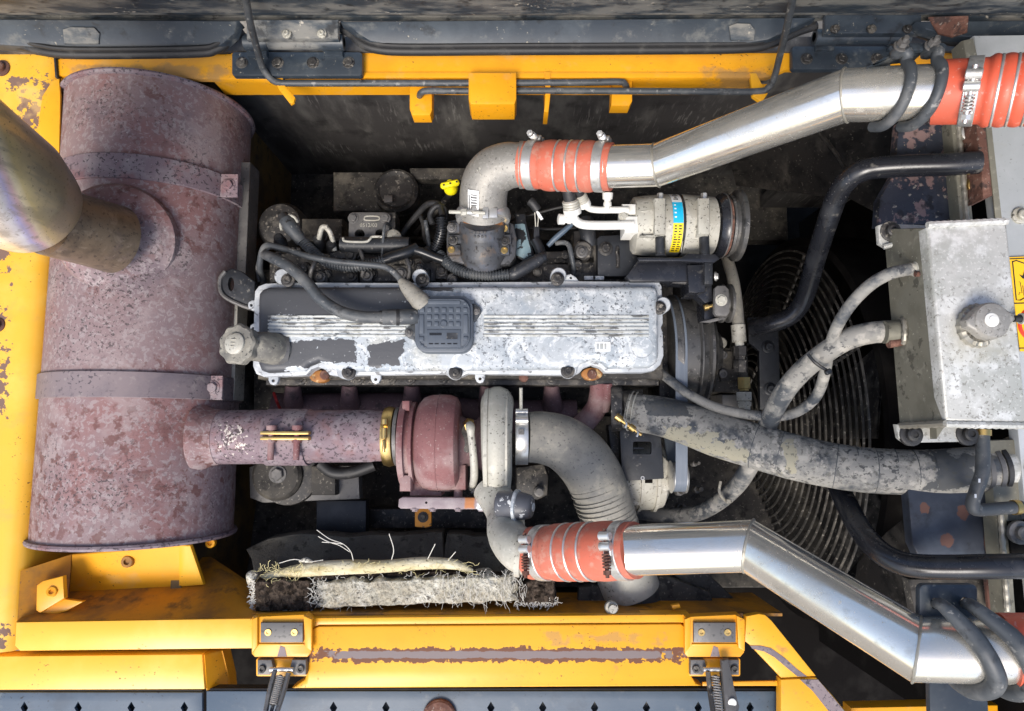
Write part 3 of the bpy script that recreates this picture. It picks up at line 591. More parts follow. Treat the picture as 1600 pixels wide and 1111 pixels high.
# mount bar beside the shell
for y0, y1, mm in ((270, 470, 'bracket_grey'), (470, 628, 'alloy_pale')):
    a, b = P(368, y0, -.17), P(362, y1, -.17)
    part(mu, 'mount_bar', MB().wbox((-.540 if y0 < 400 else -.552, (a.y+b.y)/2, -.135), (.030, abs(a.y-b.y)-.002, .05)), M[mm])
part(mu, 'collar', MB().tube([P(186, 374, .035), P(182, 372, .052), P(180, 371, .062)], [.098, .092, .070], 40, 4), M['mauve_iron'])
# outlet stub and pipe to the turbo
zp = -.055
pa, pb = P(330, 683, zp), P(612, 681, zp)
pr = 42*S(pb)
part(mu, 'outlet_stub', MB().lathe(P(312, 683, zp), (1, 0, 0), [(0, pr*1.28), (.012, pr*1.22), (.022, pr*1.06), (.04, pr*1.02)], 40), M['mauve_iron'])
ep = T('exhaust_pipe', 'flaking mauve exhaust pipe joining the silencer to the turbocharger', 'exhaust pipe')
part(ep, 'pipe', MB().lathe(pa, pb-pa, [(0, pr), ((P(486, 682, zp)-pa).length, pr), ((P(488, 682, zp)-pa).length, pr*.965), ((P(580, 682, zp)-pa).length, pr*.965), ((P(586, 682, zp)-pa).length, pr*.93), ((pb-pa).length, pr*.93)], 48), M['flaked_pipe'])
part(ep, 'sleeve_band', MB().lathe(P(420, 683, zp), (1, 0, 0), [(0, pr), (0, pr+.0025), (.075, pr+.0025), (.075, pr)], 48, cap=False), M['mauve_dark'])
for y in (676.5, 685):
    part(ep, 'clamp_jaw', MB().box(406, y-2.6, 482, y+2.6, zp+pr+.014, .024, .0015), M['brass'])
for x in (424, 464):
    c = P(x, 681, zp+pr+.006)
    part(ep, 'clamp_bolt', MB().lathe(c+Vector((0, -.042, 0)), (0, 1, 0), [(0, .0055), (.03, .0055), (.03, .0085), (.036, .0085), (.036, .0055), (.052, .0055), (.052, .009), (.060, .009)], 12), M['turbo_iron'])
vc = T('band_clamp', 'brass coloured V-band clamp between the exhaust pipe and the turbocharger', 'clamp')
cz = P(601, 682, zp); cr = pr*.98
part(vc, 'band', MB().lathe(cz, (1, 0, 0), [(0, cr), (.001, cr+.004), (.010, cr+.007), (.019, cr+.004), (.020, cr)], 48), M['brass'])
part(vc, 'steel_edge', MB().lathe(cz+Vector((.021, 0, 0)), (1, 0, 0), [(0, cr), (.001, cr+.005), (.007, cr+.005), (.008, cr)], 48), M['bracket_grey'])
for dy, l, r in ((.026, .010, .006), (.006, .020, .0048), (-.016, .022, .003)):
    part(vc, 'trunnion', MB().lathe(cz+Vector((.010, dy-l/2, cr+.010)), (0, 1, 0), [(0, r*.8), (.001, r), (l-.001, r), (l, r*.8)], 12), M['brass'])
# ------------------------------------------------------------------ chimney
c0, c1 = PD(180, 374, 1.17), PD(75, 343, 1.06)
up = [c1, PD(67, 337, 1.052), PD(49, 324, 1.03), PD(3, 290, .96), PD(-60, 244, .88), PD(-192, 148, .76), PD(-420, 10, .62)]
c2 = up[2]
st = T('exhaust_stack', 'heat tinted stainless exhaust stack leaning off the silencer at the left edge', 'exhaust stack')
mat('stack_low', (.22, .165, .115), .42, .5, [((.11, .085, .065), 24, .46, .64, {'amt': .75, 'detail': 7}), ((.33, .26, .19), 40, .52, .66, {'amt': .6, 'dist': .8}), ((.06, .045, .04), 150, .58, .63, {'amt': .6}), ((.30, .23, .21), 12, .5, .68, {'amt': .5})], [(70, .08)])
fit = [(PD(95, 300, 1.0), .12), (PD(30, 205, .90), .40), (PD(6, 285, .875), .74), (PD(34, 366, .97), .92)]
sol = Matrix([(*p, 1) for p, v in fit]).inverted() @ Vector((fit[0][1], fit[1][1], fit[2][1], fit[3][1]))
axr = Vector(sol[:3]); org_r = axr*(-sol[3]/axr.length_squared)
mat('stack_high', (.4, .35, .25), .28, .5, [((.20, .15, .09), 8, .5, .72, {'amt': .3}), ((.2, .16, .1), 60, .56, .70, {'amt': .45}), ((.35, .30, .22), 22, .48, .60, {'amt': .5, 'stretch': (.5, 3, .6), 'detail': 7}), ((.12, .09, .06), 220, .62, .66, {'amt': .6, 'metal': .2, 'rough': .7})], [(40, .015)],
    ramp=(tuple(org_r), tuple(axr), [(0, (.40, .31, .20)), (.25, (.60, .48, .29)), (.44, (.74, .60, .30)), (.56, (.92, .80, .56)), (.64, (.80, .58, .60)), (.74, (.60, .58, .88)), (.84, (.86, .88, .92)), (1, (.88, .85, .76))]))
part(st, 'lower_pipe', MB().tube([c0, c0.lerp(c1, .35), c1], [.0590, .0570, .0560], 64, 6), M['stack_low'])
sn = (up[1]-up[0]).normalized()
part(st, 'weld_seam', MB().tube([c1-sn*.0016, c1+sn*.0016], .0588, 64, 1), M['brass'])
part(st, 'upper_pipe', MB().tube(up, [.0572, .0635, .0745, .0875, .086, .086, .086], 72, 10), M['stack_high'])
# ================================================================== turbocharger
tb = T('turbocharger', 'rusty mauve turbocharger with a pale alloy compressor end in the middle', 'turbocharger')
tz = -.075
def PX(x, y=692, z=tz): return P(x, y, z)
o = PX(628); k = S(o)
part(tb, 'turbine_flange', MB().lathe(o, (1, 0, 0), [(0, 60*k), (.002, 66*k), (.012, 66*k), (.013, 58*k), (.02, 58*k), (.021, 64*k), (.027, 64*k), (.028, 58*k)], 40), M['turbo_iron'])
part(tb, 'turbine_housing', MB().lathe(PX(650), (1, 0, 0), [(0, 50*k), (6*k, 62*k), (14*k, 71*k), (26*k, 75*k), (40*k, 75.5*k), (54*k, 75*k), (64*k, 71*k), (69*k, 62*k), (70*k, 40*k)], 48), M['turbo_iron'])
part(tb, 'casting_seam', MB().lathe(PX(686), (1, 0, 0), [(0, 75*k), (.0006, 76.3*k), (.002, 76.3*k), (.0026, 75*k)], 48, cap=False), M['turbo_iron'])
part(tb, 'turbine_foot', MB().box(640, 742, 690, 775, tz+.02, .06, .004), M['turbo_iron'])
part(tb, 'turbine_foot', MB().box(688, 726, 728, 766, tz+.03, .06, .004), M['turbo_iron'])
part(tb, 'stud', MB().lathe(P(716, 764, tz+.02), (0, -1, 0), [(0, .008), (.02, .008), (.021, .0065), (.03, .0065)], 14), M['turbo_iron'])
part(tb, 'flange_lug', MB().box(624, 742, 642, 768, tz+.05, .05, .004), M['turbo_iron'])
part(tb, 'flange_lug', MB().box(628, 626, 640, 642, tz+.05, .05, .003), M['turbo_iron'])
part(tb, 'bearing_housing', MB().lathe(PX(718), (1, 0, 0), [(0, 44*k), (14*k, 36*k), (26*k, 36*k), (40*k, 48*k)], 32), M['manifold_iron'])
cx = PX(757, 692)
part(tb, 'compressor_back', MB().lathe(cx+Vector((-.002, 0, 0)), (1, 0, 0), [(0, 50*k), (.003, 84*k), (.010, 86*k)], 48), M['alloy_pale'])
mb = MB(); n = 40; pts = []; rs = []
for i in range(n+1):
    a = rad(100 - 300*i/n); rv = (26 - 12*i/n)*k
    pts.append(cx + Vector((20*k, 0, 0)) + Vector((0, math.sin(a), math.cos(a)))*(82*k-rv+6*k)); rs.append(rv*1.02)
part(tb, 'volute', mb.tube(pts, rs, 18, 1, flat=1.0), M['alloy_pale'])
part(tb, 'compressor_housing', MB().lathe(cx, (1, 0, 0), [(.002, 60*k), (.004, 82*k), (36*k, 84*k), (40*k, 78*k), (43*k, 50*k)], 48), M['alloy_pale'])
ov = [cx + Vector((8*k, -68*k, .035)), P(788, 800, .0), P(792, 835, .05), P(812, 858, .085), P(838, 864, .09)]
part(tb, 'outlet_elbow', MB().tube(ov, [25*k, 27*k, .032, .036, .0365], 28, 8), M['alloy_pale'])
part(tb, 'elbow_bead', MB().tube([P(808, 862, .088), P(816, 863, .089)], .0385, 28, 1), M['alloy_pale'])
part(tb, 'oil_flange', MB().prism(circ(730, 684, 11, 16, 24), tz+.045, .02, .002), M['dark_metal'])
solo('oil_pipe', MB().tube(PT([(733, 662, tz+.05), (735, 668, tz+.075), (736, 680, tz+.075), (739, 705, tz+.072), (741, 735, tz+.06), (740, 752, tz+.04), (737, 762, tz)]), [.007, .0085, .0065, .0068, .0072, .007, .006], 14), M['alloy_pale'], 'short pale oil pipe between the turbine and the compressor housing', 'pipe')
solo('pipe_nut', MB().lathe(P(733, 662, tz+.048), (0.1, -.3, 1), [(0, .011), (.012, .011), (.018, .009)], 6), M['brass'], 'coppery nut on top of the short pale oil pipe', 'nut')
hs = T('actuator_bracket', 'long mottled bracket under the turbine holding the boost actuator', 'bracket')
mat('bracket_tinted', (.25, .2, .21), .65, .2, [((.33, .28, .28), 30, .45, .65, {'amt': .8}), ((.08, .06, .06), 180, .63, .68, {'amt': .7}), ((.40, .16, .06), 40, .2, .5, {'boxes': [wb(722, 770, 745, 800, -.03)], 'na': .8}), ((.62, .63, .64), 40, .1, .3, {'boxes': [wb(742, 770, 790, 800, -.03)], 'na': .8})], [(150, .1)])
part(hs, 'arm', MB().prism([(623, 780), (628, 777), (775, 778), (778, 781), (776, 794), (740, 796), (626, 795), (622, 792)], -.03, .012, .002, holes=[circ(666, 785.5, 2, 8), circ(760, 786, 2, 8)]), M['bracket_tinted'])
for x in (648, 676, 716, 752): bolt(hs, P(x, 796, -.036), .006, M['bracket_tinted'], n=(0, -1, .1))
ac = T('boost_actuator', 'round grey boost actuator with chipped paint under the compressor', 'actuator')
mat('actuator_paint', (.085, .088, .10), .45, 0, [((.62, .63, .62), 55, .605, .62, {'rough': .6})], [(100, .04)])
a = P(776, 787, .045); d = (P(838, 793, .065)-a).normalized(); ka = S(a)
part(ac, 'canister', MB().lathe(a, d, [(0, 14*ka), (2*ka, 19*ka), (4*ka, 20.5*ka), (30*ka, 21*ka)], 32), M['actuator_paint'])
part(ac, 'crimp_ring', MB().lathe(a+d*29*ka, d, [(0, 21*ka), (1.2*ka, 25*ka), (5.5*ka, 25*ka), (7*ka, 21*ka)], 32), M['cover_alloy'])
part(ac, 'cap', MB().lathe(a+d*35*ka, d, [(0, 22*ka), (10*ka, 20.5*ka), (20*ka, 18*ka), (23*ka, 15*ka), (24*ka, 8*ka)], 32), M['actuator_paint'])
part(ac, 'nipple', MB().lathe(a+d*56*ka, d, [(0, 7*ka), (4*ka, 7*ka), (5*ka, 5*ka)], 16), M['cover_alloy'])
solo('control_rod', MB().tube(PT([(737, 770, -.05), (752, 760, -.045), (775, 748, -.04)]), .003, 8), M['bracket_grey'], 'thin steel control rod below the compressor housing', 'rod')
# exhaust manifold
mf = T('exhaust_manifold', 'dark rusty exhaust manifold with runners below the valve cover', 'manifold')
part(mf, 'log', MB().tube(PT([(430, 640, -.19), (520, 640, -.19), (640, 640, -.19), (760, 650, -.19), (900, 650, -.19)]), .034, 20), M['manifold_iron'])
for x in (458, 546, 644, 762, 862):
    part(mf, 'runner', MB().tube(PT([(x, 600, -.12), (x, 618, -.135), (x+2, 645, -.18)]), [.014, .017, .024], 16), M['manifold_iron'])
    part(mf, 'port_flange', MB().box(x-26, 590, x+26, 601, -.10, .05, .003), M['manifold_iron'])
part(mf, 'runner', MB().tube(PT([(935, 596, -.10), (936, 615, -.11), (930, 640, -.13), (905, 668, -.15), (870, 690, -.17)]), [.017, .019, .021, .022, .023], 18), M['turbo_iron'])
part(mf, 'runner', MB().tube(PT([(948, 598, -.09), (948, 618, -.10), (944, 640, -.12)]), [.011, .0115, .010], 14), M['turbo_iron'])
# ================================================================== engine under the cover
eng = T('engine_block', 'dark grimy engine block and cylinder head under the pale valve cover', 'engine')
part(eng, 'cylinder_head', MB().box(402, 446, 1036, 592, -.062, .10, .004), M['dark_dusty'])
part(eng, 'block', MB().box(395, 420, 1040, 640, -.24, .40, .006), M['dark_dusty'])
part(eng, 'intake_ledge', MB().box(420, 396, 980, 446, -.085, .14, .005), M['dark_metal'])
part(eng, 'exhaust_ledge', MB().box(415, 588, 1030, 602, -.085, .06, .003), M['dark_metal'])
for x in (470, 560, 610, 640, 690, 820, 862, 965, 1005):
    bolt(eng, P(x, 592 if x < 900 else 590, -.083), .0085, M['dark_metal'], style='flange', name='head_bolt')
part(eng, 'flywheel_housing', MB().lathe(P(386, 545, -.30), (1, 0, 0), [(-.03, .16), (-.025, .22), (.03, .22)], 40), M['dark_metal'])
part(eng, 'front_gearcase', MB().box(1030, 440, 1052, 640, -.13, .4, .004), M['dark_metal'])
part(eng, 'orange_core', MB().prism(circ(498, 588, 15, 18, 10), -.055, .02, .003), M['orange_rust'])
part(eng, 'orange_core', MB().prism(circ(925, 584, 17, 18, 10), -.055, .02, .003), M['orange_rust'])
for x, y in ((508, 586), (925, 585), (818, 590)):
    part(eng, 'core_plug', MB().lathe(P(x, y, -.056), (0, 0, 1), [(0, .009), (.004, .009), (.006, .0065), (.006, .003)], 18), M['rust'])
im = T('intake_manifold', 'dusty cast intake manifold cover with a row of bolts above the valve cover', 'manifold')
part(im, 'cover', MB().prism([(424, 398), (470, 392), (560, 400), (700, 404), (700, 440), (424, 442)], -.072, .05, .005), M['dark_metal'])
for x0, x1, y0, y1, z in ((428, 470, 420, 440, -.060), (486, 512, 424, 441, -.060), (520, 560, 421, 441, -.063), (566, 582, 420, 441, -.058), (612, 640, 414, 440, -.060), (648, 672, 420, 440, -.062), (680, 700, 412, 436, -.06)):
    part(im, 'cast_pad', MB().box(x0, y0, x1, y1, z, .03, .004), M['dark_metal'])
for x, y, r in ((445, 432, .009), (500, 433, .008), (549, 432, .0075), (574, 431, .008), (626, 428, .009), (660, 431, .008), (690, 424, .008)):
    bolt(im, P(x, y, -.058), r, M['bracket_grey'] if x % 3 else M['dark_metal'], style='flange', name='cover_bolt')
for lab, pts in (('steel injection line bent over the manifold cover, left one', [(484, 440, -.05), (486, 424, -.03), (492, 410, -.03), (500, 396, -.05)]), ('steel injection line bent over the manifold cover, by the pump plate', [(566, 432, -.05), (568, 416, -.035), (566, 400, -.04), (560, 386, -.05)]), ('steel injection line bent over the manifold cover, by the pale sensor', [(638, 436, -.05), (640, 420, -.035), (634, 402, -.04), (622, 388, -.06)])):
    solo('injection_line', MB().tube(PT(pts), .0036, 10), M['bracket_grey'], lab, 'fuel line')
for lab, x, y in (('black injector boot under the left silvery clip', 500, 384), ('black injector boot under the right silvery clip', 521, 392), ('black boot beside the grey cable plug', 440, 382), ('black boot at the foot of the loom', 668, 402)):
    solo('rubber_boot', MB().lathe(P(x, y, -.07), (.1, .25, 1), [(0, .012), (.012, .0125), (.016, .010), (.026, .0095), (.030, .006)], 18), M['rubber'], lab, 'boot')
# ------------------------------------------------------------------ valve cover
vcv = T('valve_cover', 'long pale weathered alloy valve cover with flaking grey paint on its left half', 'valve cover')
out = [(397, 470), (398, 455), (404, 447), (414, 443), (455, 441), (640, 442), (650, 441), (672, 441), (860, 440), (884, 439), (1018, 440), (1030, 441), (1034, 447), (1035, 470), (1036, 505), (1033, 512), (1036, 520), (1037, 556), (1032, 570), (1022, 579), (1006, 582), (946, 582),
       (938, 574), (925, 570), (912, 575), (905, 583), (898, 585), (880, 586), (730, 584), (722, 588), (704, 589), (694, 584), (560, 586), (530, 588), (515, 586), (508, 578), (497, 573), (486, 578), (478, 586), (412, 589), (400, 584), (395, 572)]
part(vcv, 'cover_rim', MB().prism(out, -.022, .028, .002), M['bare_alloy'])
ins = [(402, 470), (403, 458), (409, 451), (420, 447), (640, 447), (1016, 446), (1026, 448), (1029, 456), (1030, 556), (1026, 567), (1016, 574), (950, 575), (942, 567), (925, 562), (908, 568), (901, 577), (540, 580), (518, 578), (512, 570), (497, 565), (482, 571), (474, 579), (416, 582), (406, 578), (402, 568)]
part(vcv, 'cover_top', MB().prism(ins, -.003, .02, .011, seg=3), M['cover_alloy'])
for i, y in enumerate((494, 500, 506, 512, 518, 524)):
    part(vcv, 'rib', MB().box(418, y-1.8, 652-(i > 2)*18, y+1.8, -.0005, .006, .0012), M['rib_alloy'])
    part(vcv, 'rib', MB().box(756, y-1.8, 1014, y+1.8, -.0005, .006, .0012), M['rib_alloy'])
for x, y, e in ((450, 438, 0), (660, 438, 0), (871, 436, 0), (1030, 481, 0), (545, 582, 0), (712, 582, 0), (887, 580, 0)):
    part(vcv, 'bolt_boss', MB().lathe(P(x, y, -.045), (0, 0, 1), [(0, .0145), (.032, .0145), (.035, .0125)], 20), M['bare_alloy'])
    bolt(vcv, P(x, y, -.008), .0092, M['rust' if e else 'dark_metal'], style='flange', name='cover_bolt')
for x, y in ((427, 594), (587, 592), (750, 591)):
    part(vcv, 'ear', MB().prism([(x-8, y-10), (x+8, y-10), (x+8, y), (x+5, y+6), (x, y+8), (x-5, y+6), (x-8, y)], -.035, .010, .002, holes=[circ(x, y+1, 2.6, 10)]), M['bare_alloy'])
for x, y in ((393, 477), (396, 513)):
    part(vcv, 'ear', MB().prism([(x+8, y-8), (x+8, y+8), (x, y+8), (x-5, y+5), (x-6, y), (x-5, y-5), (x, y-8)], -.035, .010, .002, holes=[circ(x-.5, y, 2.4, 10)]), M['bare_alloy'])
part(vcv, 'tab', MB().prism([(878, 441), (884, 430), (892, 428), (900, 433), (906, 441)], -.028, .008, .002, holes=[circ(892, 434, 2.2, 10)]), M['cover_alloy'])
for x in (922, 935): part(vcv, 'gasket_tab', MB().box(x-9, 431, x+9, 437, -.05, .006, .001), M['cover_alloy'])
part(vcv, 'cast_ring', MB().tube([P(1003+17*math.cos(2*math.pi*k/32), 543+17*math.sin(2*math.pi*k/32), -.003) for k in range(32)], .0012, 6, 1, closed=True), M['cover_alloy'])
part(vcv, 'stamp_plate', MB().box(930, 534, 954, 549, -.0022, .002, .0004), M['white_label'])
for i, (x, w_) in enumerate(((934, 4), (940, 5), (946, 3))):
    part(vcv, 'stamp_mark', MB().box(x-w_/2, 537, x+w_/2, 546, -.0016, .0006, 0), M['alloy_sheet'])
# filler neck and cap
cp = T('oil_filler_cap', 'scalloped grey oil filler cap left of the valve cover', 'cap')
cc = P(368, 537, .055); n0 = P(438, 547, -.02)
ax = (Vector((-.25, .05, 1))).normalized()
part(cp, 'neck', MB().tube([n0, n0.lerp(cc, .35)+Vector((0, 0, .012)), cc-ax*.02], [.030, .027, .024], 28, 6), M['hose_tan'])
part(cp, 'neck_ring', MB().tube([n0+Vector((.006, 0, -.004)), n0+Vector((-.006, 0, .004))], .0335, 28, 1), M['bracket_grey'])
part(cp, 'grip', MB().lathe(cc-ax*.022, ax, [(0, .030), (.002, .0335), (.018, .0345), (.022, .031), (.0225, .019)], 72, lobes=(9, .045)), M['hose_tan'])
part(cp, 'knob', MB().lathe(cc, ax, [(-.002, .019), (.004, .0185), (.007, .015), (.0075, .006)], 28), M['alloy_pale'])
for j in (-1, 0, 1): part(cp, 'cap_rib', MB().wbox(cc+ax*.008+Vector((.002, j*.006, 0)), (.012, .0022, .003)), M['alloy_pale'])
# breather cover
bc = T('breather_cover', 'square black breather cover with rows of raised tiles on the valve cover', 'cover')
part(bc, 'base', MB().prism(rr(648, 462, 739, 551, 20, 6), .020, .024, .003), M['black_plastic'])
part(bc, 'lid', MB().prism(rr(653, 467, 734, 545, 17, 6), .0265, .008, .003), M['black_plastic'])
part(bc, 'lid_rim', MB().tube([P(x, y, .0265) for x, y in rr(654, 468, 733, 544, 17, 6)], .0014, 6, 1, closed=True), M['black_plastic'])
LZ = .0292
def tile(x0, y0, x1, y1, nm='raised_tile'): part(bc, nm, MB().box(x0, y0, x1, y1, LZ, .004, .0007), M['black_plastic'])
for i in range(7): tile(656+i*11.3, 481, 663+i*11.3, 487.5)
for i in range(5): tile(667+i*11.3, 492, 674+i*11.3, 498.5)
for i in (0, 1, 3, 4): tile(667+i*11.3, 503, 674+i*11.3, 509.5)
part(bc, 'centre_button', MB().lathe(P(693, 506.5, .026), (0, 0, 1), [(0, .0062), (.0035, .0062), (.004, .0052), (.0028, .0048), (.0028, .001)], 20), M['black_plastic'])
tile(668, 469, 719, 475, 'raised_bar'); tile(655, 492, 662, 521, 'raised_bar'); tile(724, 492, 731, 521, 'raised_bar'); tile(655, 526, 662, 533); tile(657, 538, 662, 542); tile(724, 526, 731, 532); tile(657, 472, 662, 476); tile(724, 472, 729, 476)
part(bc, 'name_plate', MB().box(667, 515, 720, 543, LZ-.001, .003, .0007), M['black_plastic'])
part(bc, 'plate_mark', MB().box(671, 520, 690, 524, LZ-.0006, .0008, 0), M['black_gloss']); part(bc, 'plate_mark', MB().box(698, 520, 715, 530, LZ-.0006, .0008, 0), M['dark_slate'])
for x in (673, 682, 692, 702, 711): part(bc, 'plate_mark', MB().box(x-3, 536, x+3.5, 538, LZ-.0006, .0008, 0), M['black_gloss'])
part(bc, 'ear', MB().prism([(650, 505), (638, 510), (632, 516), (632, 523), (638, 528), (645, 530), (652, 540)], .006, .01, .002), M['rubber_grey'])
part(bc, 'ear', MB().prism([(737, 474), (742, 474), (750, 480), (752, 487), (748, 494), (744, 500), (737, 505)], .006, .01, .002), M['rubber_grey'])
bolt(bc, P(639, 520, .006), .0052, M['bracket_grey'], style='flange', name='screw'); bolt(bc, P(744, 486, .006), .0052, M['bracket_grey'], style='flange', name='screw')
bh = T('breather_hose', 'thick grey hose curving from the left into the square breather cover', 'hose')
part(bh, 'hose', MB().tube(PT([(414, 398, -.03), (424, 402, -.0), (450, 415, .02), (478, 440, .03), (500, 466, .034), (530, 486, .034), (565, 495, .032), (600, 496, .028)]), [.0085, .0098, .0105, .0105, .0105, .0105, .0105, .0105], 18, 8), M['rubber_grey'])
part(bh, 'cuff', MB().tube(PT([(597, 496, .028), (601, 496, .027), (640, 495, .022), (650, 495, .018)]), [.012, .0138, .0138, .013], 20, 4), M['rubber_grey'])
part(bh, 'cuff_band', MB().tube(PT([(619, 496, .0255), (624, 496, .0245)]), .0146, 20, 1), M['rubber'])
sh = T('sensor_hose', 'thin grey hose with a flared boot at the upper corner of the breather cover', 'hose')
part(sh, 'hose', MB().tube(PT([(412, 440, -.10), (406, 415, -.06), (414, 385, -.03), (440, 388, -.01), (480, 400, .0), (520, 408, .005), (560, 412, .008), (598, 416, .01), (615, 425, .012), (630, 442, .014)]), .0058, 12, 8), M['rubber_grey'])
part(sh, 'boot', MB().tube(PT([(626, 438, .014), (636, 449, .016), (656, 470, .018), (663, 478, .016)]), [.0065, .0125, .0175, .016], 18, 6, flat=1.0), M['duct_grey'])
# ------------------------------------------------------------------ wiring conduits
CD = M['rubber']
def conduit(lab, pts, r, m='black_gloss', pitch=.0052): return solo('corrugated_conduit', MB().tube(PT(pts), r, 12, 8, corr=(pitch, .13)), M[m], lab, 'conduit', 'corrugated wiring conduits')
conduit('corrugated conduit sweeping from the grey plug toward the middle of the engine', [(468, 372, -.05), (480, 384, -.045), (494, 398, -.04), (512, 410, -.035), (545, 417, -.03), (580, 413, -.03), (604, 404, -.03)], .0092, 'rubber_grey')
conduit('corrugated conduit looping under the black intake block to a tapered sleeve', [(686, 396, -.045), (696, 408, -.04), (712, 420, -.035), (735, 428, -.03), (765, 431, -.03), (802, 428, -.03)], .0093, 'rubber_grey')
conduit('upright corrugated conduit left of the black intake block', [(690, 340, -.03), (690, 360, -.035), (685, 378, -.045), (677, 394, -.05)], .0098)
solo('conduit_sleeve', MB().tube(PT([(600, 406, -.03), (612, 402, -.028), (636, 394, -.028), (652, 386, -.032)]), [.0095, .0105, .0105, .009], 16), M['black_gloss'], 'plain dark sleeve joining two corrugated conduits', 'sleeve')
solo('conduit_sleeve', MB().tube(PT([(646, 390, -.03), (660, 394, -.03), (680, 402, -.034), (692, 406, -.036)]), [.008, .0085, .008, .009], 16), M['black_gloss'], 'plain dark sleeve running down to the left foot of the intake block', 'sleeve')
sv = T('tapered_sleeve', 'tapered dark plastic sleeve right of the looping conduit', 'sleeve')
part(sv, 'sleeve', MB().tube(PT([(798, 428, -.03), (804, 427, -.028), (822, 417, -.026), (848, 402, -.024), (852, 400, -.024)]), [.0105, .0125, .0125, .0098, .008], 18, 6), M['dark_slate'])
part(sv, 'lip', MB().tube(PT([(846, 404, -.023), (850, 401, -.023)]), .0112, 18, 1), M['black_gloss'])
pl = T('grey_plug', 'grey cable plug with a pale clip at the left end of the conduit', 'connector')
part(pl, 'body', MB().tube(PT([(446, 343, -.04), (452, 352, -.04), (460, 362, -.042), (472, 378, -.045)]), [.013, .014, .0135, .011], 18, 4), M['rubber_grey'])
part(pl, 'clip', MB().tube([P(452+17*math.cos(rad(a))*.8, 352+17*math.sin(rad(a))*.9, -.036) for a in range(150, 345, 12)], .0026, 8, 1), M['alloy_pale'])
part(pl, 'cap', MB().tube(PT([(442, 337, -.04), (452, 351, -.036)]), .0105, 16, 1), M['rubber'])
# loom of cables left of the intake block
for lab, pts, r in (('dark wire climbing from the loom toward the yellow dipstick', [(628, 366, -.12), (640, 350, -.11), (660, 326, -.08), (672, 318, -.06), (686, 320, -.05), (692, 338, -.04)], .0062),
                    ('dark cable folded over at the top of the loom', [(676, 350, -.05), (672, 335, -.05), (682, 322, -.045), (694, 326, -.05), (698, 345, -.055)], .0055),
                    ('thin cable dropping from the loom toward the conduit', [(665, 345, -.06), (668, 365, -.06), (672, 388, -.06)], .0042),
                    ('dark cable behind the loom leaning left', [(654, 330, -.10), (662, 352, -.09), (664, 372, -.08), (676, 392, -.07)], .0046),
                    ('thin steel pipe standing in front of the pump plate', [(597, 400, -.05), (599, 372, -.04), (601, 352, -.04), (606, 350, -.06), (612, 362, -.10)], .0030),
                    ('thin dark cable hooked around the left end of the loom', [(405, 440, -.09), (402, 418, -.08), (410, 395, -.07), (430, 385, -.07), (452, 388, -.06)], .0032),
                    ('braided cable crossing low behind the intake elbow', [(795, 345, -.12), (840, 333, -.10), (870, 325, -.09), (890, 322, -.08)], .0032),
                    ('dark cable passing behind the white pipes', [(790, 352, -.13), (850, 358, -.12), (905, 356, -.12), (960, 360, -.12)], .0036)):
    solo('engine_cable', MB().tube(PT(pts), r, 10, 6), M['rubber_grey' if 'thin' in lab else 'rubber'], lab, 'cable', 'loose cables on the engine')
FITL = ['grimy union fitting left of the fuel rail clamp', 'grimy union fitting under the injector clips', 'grimy union fitting on top of the fuel rail clamp', 'grimy union fitting right of the fuel rail clamp', 'grimy union fitting below the pale sensor', 'grimy union fitting beside the thin hose boot', 'grimy union fitting at the cover edge below the looping conduit', 'grimy union fitting under the right plain sleeve', 'grimy union fitting between the thin and the thick breather hose', 'low grimy union fitting at the cover edge under the thin hose',
    'grimy union fitting at the cover edge under the thin hose bend', 'wide grimy union fitting in the corner left of the hoses', 'grimy union fitting behind the bent sensor pipe', 'grimy union fitting under the tapered sleeve']
# tangle of small hardware on the intake side
for i, (x, y, z, r, h) in enumerate(((468, 395, -.085, 10, .03), (505, 372, -.08, 9, .03), (525, 395, -.075, 8, .02), (556, 398, -.07, 9, .02), (640, 412, -.075, 9, .02), (625, 425, -.075, 8, .015), (706, 436, -.06, 10, .02), (655, 418, -.07, 8, .02), (480, 418, -.075, 9, .02), (512, 428, -.075, 8, .02), (585, 430, -.075, 7, .02), (438, 405, -.09, 12, .03), (900, 415, -.07, 9, .02), (840, 425, -.07, 8, .02))):
    t = T('union_fitting', FITL[i], 'fitting')
    q = P(x, y, z); k = S(q)
    part(t, 'body', MB().lathe(q, (random.uniform(-.4, .4), random.uniform(-.5, .1), 1), [(-.02, r*k*.9), (h*.3, r*k*.9), (h*.32, r*k*.65), (h*.7, r*k*.6), (h*.72, r*k*.4)], 16), M['dark_metal'])
    bolt(t, q+Vector((0, 0, h*.5)), r*k*.42, M['bracket_grey'] if i % 3 == 0 else M['dark_metal'])
rl = T('fuel_rail', 'dark glossy fuel rail tube in front of the pump plate', 'fuel rail')
part(rl, 'tube', MB().tube(PT([(533, 382, -.055), (560, 383, -.055), (640, 383, -.055)]), .0155, 20), M['dark_slate'])
part(rl, 'pale_gasket', MB().tube(PT([(536, 372, -.04), (540, 377, -.038), (570, 378, -.038), (578, 374, -.038), (582, 370, -.04), (600, 370, -.04)]), .0024, 8), M['alloy_pale'])
part(rl, 'clamp', MB().box(515, 391, 556, 404, -.055, .02, .003), M['dark_metal'])
bolt(rl, P(548, 400, -.055), .008, M['dark_metal'], style='flange')
for lab, pts in (('silvery injector clip leaning left above the rail', [(498, 378, -.05), (500, 366, -.035), (504, 355, -.03), (512, 355, -.03)]), ('silvery injector clip leaning right above the rail', [(508, 354, -.03), (515, 362, -.035), (520, 376, -.045), (523, 392, -.05)])):
    solo('injector_clip', MB().tube(PT(pts), .0048, 10), M['alloy_pale'], lab, 'clip')
pp = T('pump_plate', 'grey cast pump plate with embossed figures and two bolts', 'plate')
